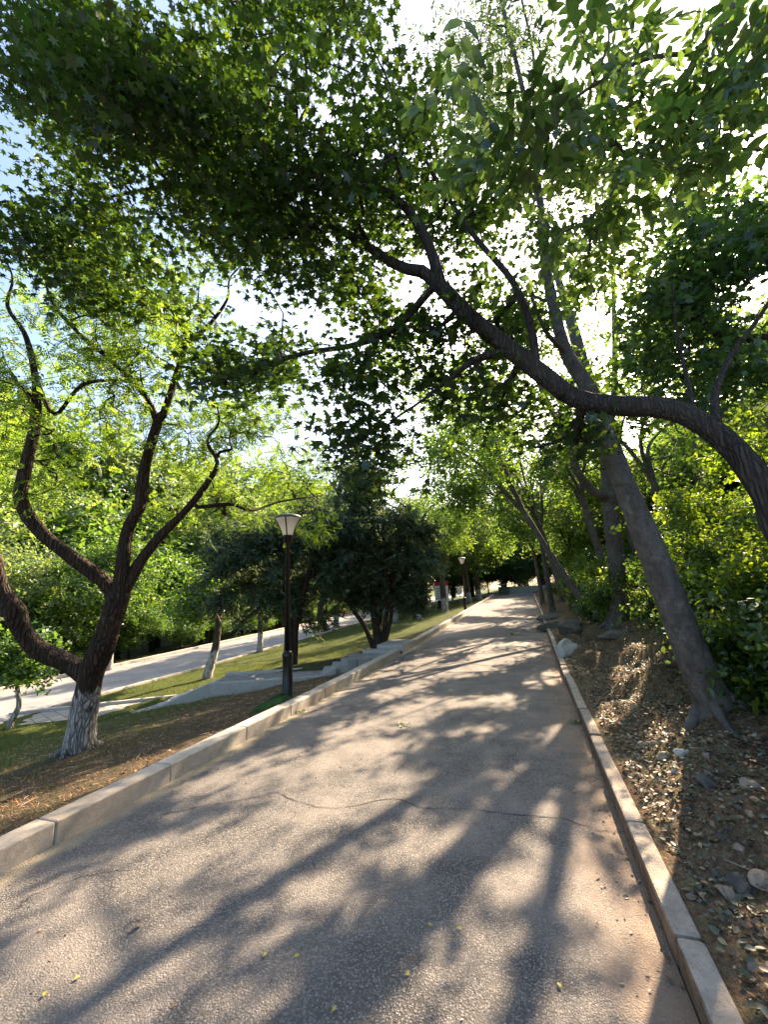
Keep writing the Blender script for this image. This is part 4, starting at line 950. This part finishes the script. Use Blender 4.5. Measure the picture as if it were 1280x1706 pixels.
litter('leaf_litter', np.vstack([scatter(9000, (.6, 3.2), (1.6, 7)), scatter(8000, (.6, 3.4), (7, 13))]), .036, LIT2)
def twigs(name, pts, L, r, mat):
    n = len(pts); a = rng.uniform(0, 6.28, n); l = L * rng.uniform(.3, 1.3, n); d = np.stack([np.cos(a), np.sin(a), rng.normal(0, .12, n)], -1) * l[:, None]
    s = np.stack([-np.sin(a), np.cos(a), np.zeros(n)], -1) * (r * rng.uniform(.5, 1.4, n))[:, None]; u = np.array([0, 0, 1.0]) * r
    mid = pts + d * .5 + s * 4 * rng.normal(0, 1, n)[:, None]; e = pts + d
    V = np.stack([q for c in (pts, mid, e) for q in (c - s, c + u * 2, c + s)], 1).reshape(-1, 3) + [0, 0, .006]
    f = np.array([0, 1, 4, 3, 1, 2, 5, 4, 3, 4, 7, 6, 4, 5, 8, 7]); o = link(name, mesh_np(name, V, (f[None] + np.arange(n)[:, None] * 9).ravel(), np.arange(4 * n) * 4), mat); o['kind'] = 'stuff'
twigs('twig_litter', np.vstack([scatter(700, (.78, 3), (1.6, 7)), scatter(400, (.78, 3.5), (7, 14))]), .14, .0028, B_DARK)
twigs('twig_litter', np.vstack([scatter(400, (.75, 3), (1.6, 9)), scatter(700, (-8, -3.5), (1.8, 10))]), .10, .002, TROCK)
# debris along the foot of the right kerb
e = np.stack([XKR - np.abs(rng.normal(0, .12, 420)) - .01, rng.uniform(1.4, 14, 420)], -1)
litter('path_debris', np.column_stack([e, path_z(e[:, 0], e[:, 1])]), .026, LIT1, .3, .006)
e = np.stack([rng.uniform(XK + .05, XKR, 380), rng.uniform(1.2, 12, 380) ** 1.0], -1)
e = np.vstack([e, np.stack([XK + .03 + np.abs(rng.normal(0, .16, 500)), rng.uniform(1.4, 16, 500)], -1), np.stack([rng.uniform(XK + .05, XKR, 900), rng.uniform(1.2, 14, 900)], -1)])
litter('path_debris', np.column_stack([e, path_z(e[:, 0], e[:, 1])]), .014, LIT1, .3, .005)
# twigs and needles on the brown slope, grass on the lawn
def blades(name, pts, hgt, wid, mat, lean=.5):
    n = len(pts); a = rng.uniform(0, 6.28, n); tip = pts + np.stack([np.cos(a) * lean * hgt, np.sin(a) * lean * hgt, np.full(n, hgt)], -1) * (rng.uniform(.4, 1.3, n) * np.clip(.75 + .45 * wob(pts[:, 0], pts[:, 1], .35), .35, 1.6))[:, None]
    s = np.stack([-np.sin(a), np.cos(a), np.zeros(n)], -1) * wid
    V = np.stack([pts - s - [0, 0, .005], pts + s - [0, 0, .005], tip], 1).reshape(-1, 3)
    o = link(name, mesh_np(name, V, np.arange(3 * n), np.arange(n) * 3), mat); o['kind'] = 'stuff'; return o
GRASS = leaf_mat('grass_blade', (.055, .078, .016), (.14, .19, .025), .45, .4, .03, .2); DRY = leaf_mat('dry_blade', (.15, .108, .062), (.10, .06, .03), .85, .2, .03, .2)
gd = lambda x, y: np.clip((-x - 5.4) / 2.8 + .5 * wob(x, y, .8) + np.clip((y - 8) / 6, 0, .8), .06, 1) * np.where((x > -11.95), 1, 0) * np.where(np.abs((x + 12.08) * .38 - (y - 7.05) * .925) < .75, 0, 1)
blades('lawn_grass', np.vstack([scatter(60000, (-12.1, -3.5), (1.5, 14), gd), scatter(45000, (-12.1, -3.5), (14, 42), gd)]), .055, .004, GRASS)
dd_ = lambda x, y: np.clip((x + 8.2) / 3, 0, 1) * np.where(np.abs((x + 12.08) * .38 - (y - 7.05) * .925) < .75, 0, 1)
blades('dry_thatch', scatter(80000, (-9, -3.5), (1.5, 11), dd_), .022, .0028, DRY, 2.6)
gs = scatter(16000, (.62, 3.4), (2.2, 14), lambda x, y: np.clip(wob(x, y, .55) * .8 + .15 + (x - 1.4) * .35, 0, 1))
blades('bank_grass', gs, .05, .004, GRASS, 1.0)
litter('verge_litter', scatter(900, (-9, -3.55), (1.8, 10)), .035, LIT1)
# fallen leaves one can count on the path
YL = leaf_mat('fallen_yellow_leaf', (.42, .38, .06), (.2, .2, .03), .2, .2, .05, .1); BL = leaf_mat('fallen_brown_leaf', (.045, .03, .02), (.03, .02, .01), .2, .1, .05, 0)
def fallen(u, v, s, mat, label, tilt, group=None):
    g = ground(u, v); r = M @ np.array([u - 640, 853 - v, -F]); q = CAM + r * ((float(path_z(g[0], g[1])) - H) / r[2])
    a = rng.uniform(0, 6.28)
    V, L, S = place('one', np.zeros((1, 3)), np.array([[math.cos(a), math.sin(a), tilt]]), np.array([[.2, -.3, 1.0]]), np.array([s]))
    o = link('fallen_leaf', mesh_np('fallen_leaf', V + [0, 0, .008], L, S), mat, None, False, (q[0], q[1], float(path_z(q[0], q[1])))); tag(o, label, 'leaf', group)
fallen(237, 1540, .05, BL, 'dark curled dead leaf standing up on the path at left', .8)
for (u, v) in [(77, 1655), (133, 1628), (445, 1590), (676, 1628), (490, 1595), (720, 1545), (770, 1548), (1003, 1392), (1120, 1545), (560, 1680), (930, 1640)]:
    fallen(u, v, .026, YL, 'small yellow leaf fallen on the asphalt path', .1, 'yellow leaves fallen on the path')
WEED = leaf_mat('weed_leaf', (.05, .10, .02), (.15, .25, .03), .4, .4, .05, .05)
for (u, v), lab in [((858, 1063), 'flat green weed growing in the middle of the far path'), ((668, 1222), 'tiny weed sprouting on the path left of the long trunk shadow'), ((962, 1216), 'yellow green weed sprouting at the foot of the right kerb'), ((500, 1196), 'small weed at the foot of the left kerb near the lamp')]:
    g = ground(u, v); g[2] = float(path_z(g[0], g[1])) if XK < g[0] < XKR else g[2]
    k = 26; d = rng.normal(0, 1, (k, 3)); d[:, 2] = np.abs(d[:, 2]) * .5 + .1; nn = rng.normal(0, .3, (k, 3)); nn[:, 2] += 1; w0 = .14 if v < 1100 else .05
    o = link('weed', mesh_np('weed', *place('one', rng.normal(0, 1, (k, 3)) * [w0, w0 * .6, .004] + [0, 0, .01], d, nn, rng.uniform(.03, .06, k) * (1.5 if v < 1100 else .8))), WEED, None, False, g); tag(o, lab, 'weed')
# the long crack across the path
CRK = plain('crack_dark', (.02, .018, .016), .95)
def crack(pts):
    out = []
    for u, v in pts:
        r = M @ np.array([u - 640, 853 - v, -F]); out.append((CAM + r * (-H / r[2]))[:2])
    out = np.array(out); q, _ = catmull(np.column_stack([out, np.zeros(len(out))]), np.ones(len(out)), .05)
    q = q[:, :2] + np.cumsum(rng.normal(0, .006, (len(q), 2)), 0) * .6 + rng.normal(0, .005, (len(q), 2)); w = np.abs(rng.normal(.0015, .0015, len(q))) + .0012
    t_ = np.gradient(q, axis=0); t_ /= np.linalg.norm(t_, axis=1)[:, None]; n_ = np.stack([-t_[:, 1], t_[:, 0]], -1)
    a, b_ = q + n_ * w[:, None], q - n_ * w[:, None]; nq = len(q)
    V = np.vstack([np.column_stack([a, path_z(a[:, 0], a[:, 1]) + .004]), np.column_stack([b_, path_z(b_[:, 0], b_[:, 1]) + .004])])
    i = np.arange(nq - 1); L = np.stack([i + nq, i + nq + 1, i + 1, i], -1).ravel()
    o = link('crack', mesh_np('crack', V, L, i * 4), CRK); o['kind'] = 'structure'
crack([(462, 1322), (500, 1340), (560, 1350), (650, 1335), (700, 1350), (760, 1352), (850, 1362), (930, 1368), (1000, 1388), (1040, 1390)])
crack([(270, 1358), (340, 1345), (400, 1335), (462, 1322)])

# ------------------------------------------------------------------ light
w = bpy.data.worlds.new('World'); sc.world = w; w.use_nodes = True
nt = w.node_tree; bg = nt.nodes['Background']; sky = nt.nodes.new('ShaderNodeTexSky')
sky.sky_type = 'NISHITA'; sky.sun_disc = False; sky.sun_elevation = EL; sky.sun_rotation = AZ; sky.air_density = 1.0; sky.dust_density = 3.0; sky.ozone_density = 1.6
nt.links.new(sky.outputs[0], bg.inputs[0]); bg.inputs[1].default_value = .10
sl = bpy.data.lights.new('sun', 'SUN'); sl.energy = 5.0; sl.angle = R(.55); sl.color = (1, .77, .53)
so = bpy.data.objects.new('sun', sl); C.objects.link(so)
so.rotation_euler = Vector(SUN).to_track_quat('Z', 'Y').to_euler()
vs = sc.view_settings; vs.view_transform = 'Standard'; vs.look = 'None'; vs.gamma = 1; vs.exposure = 2.2
cy = sc.cycles; cy.max_bounces = 10; cy.diffuse_bounces = 6; cy.transmission_bounces = 8; cy.glossy_bounces = 2; cy.use_denoising = True
cy.caustics_reflective = False; cy.caustics_refractive = False; cy.sample_clamp_indirect = 6
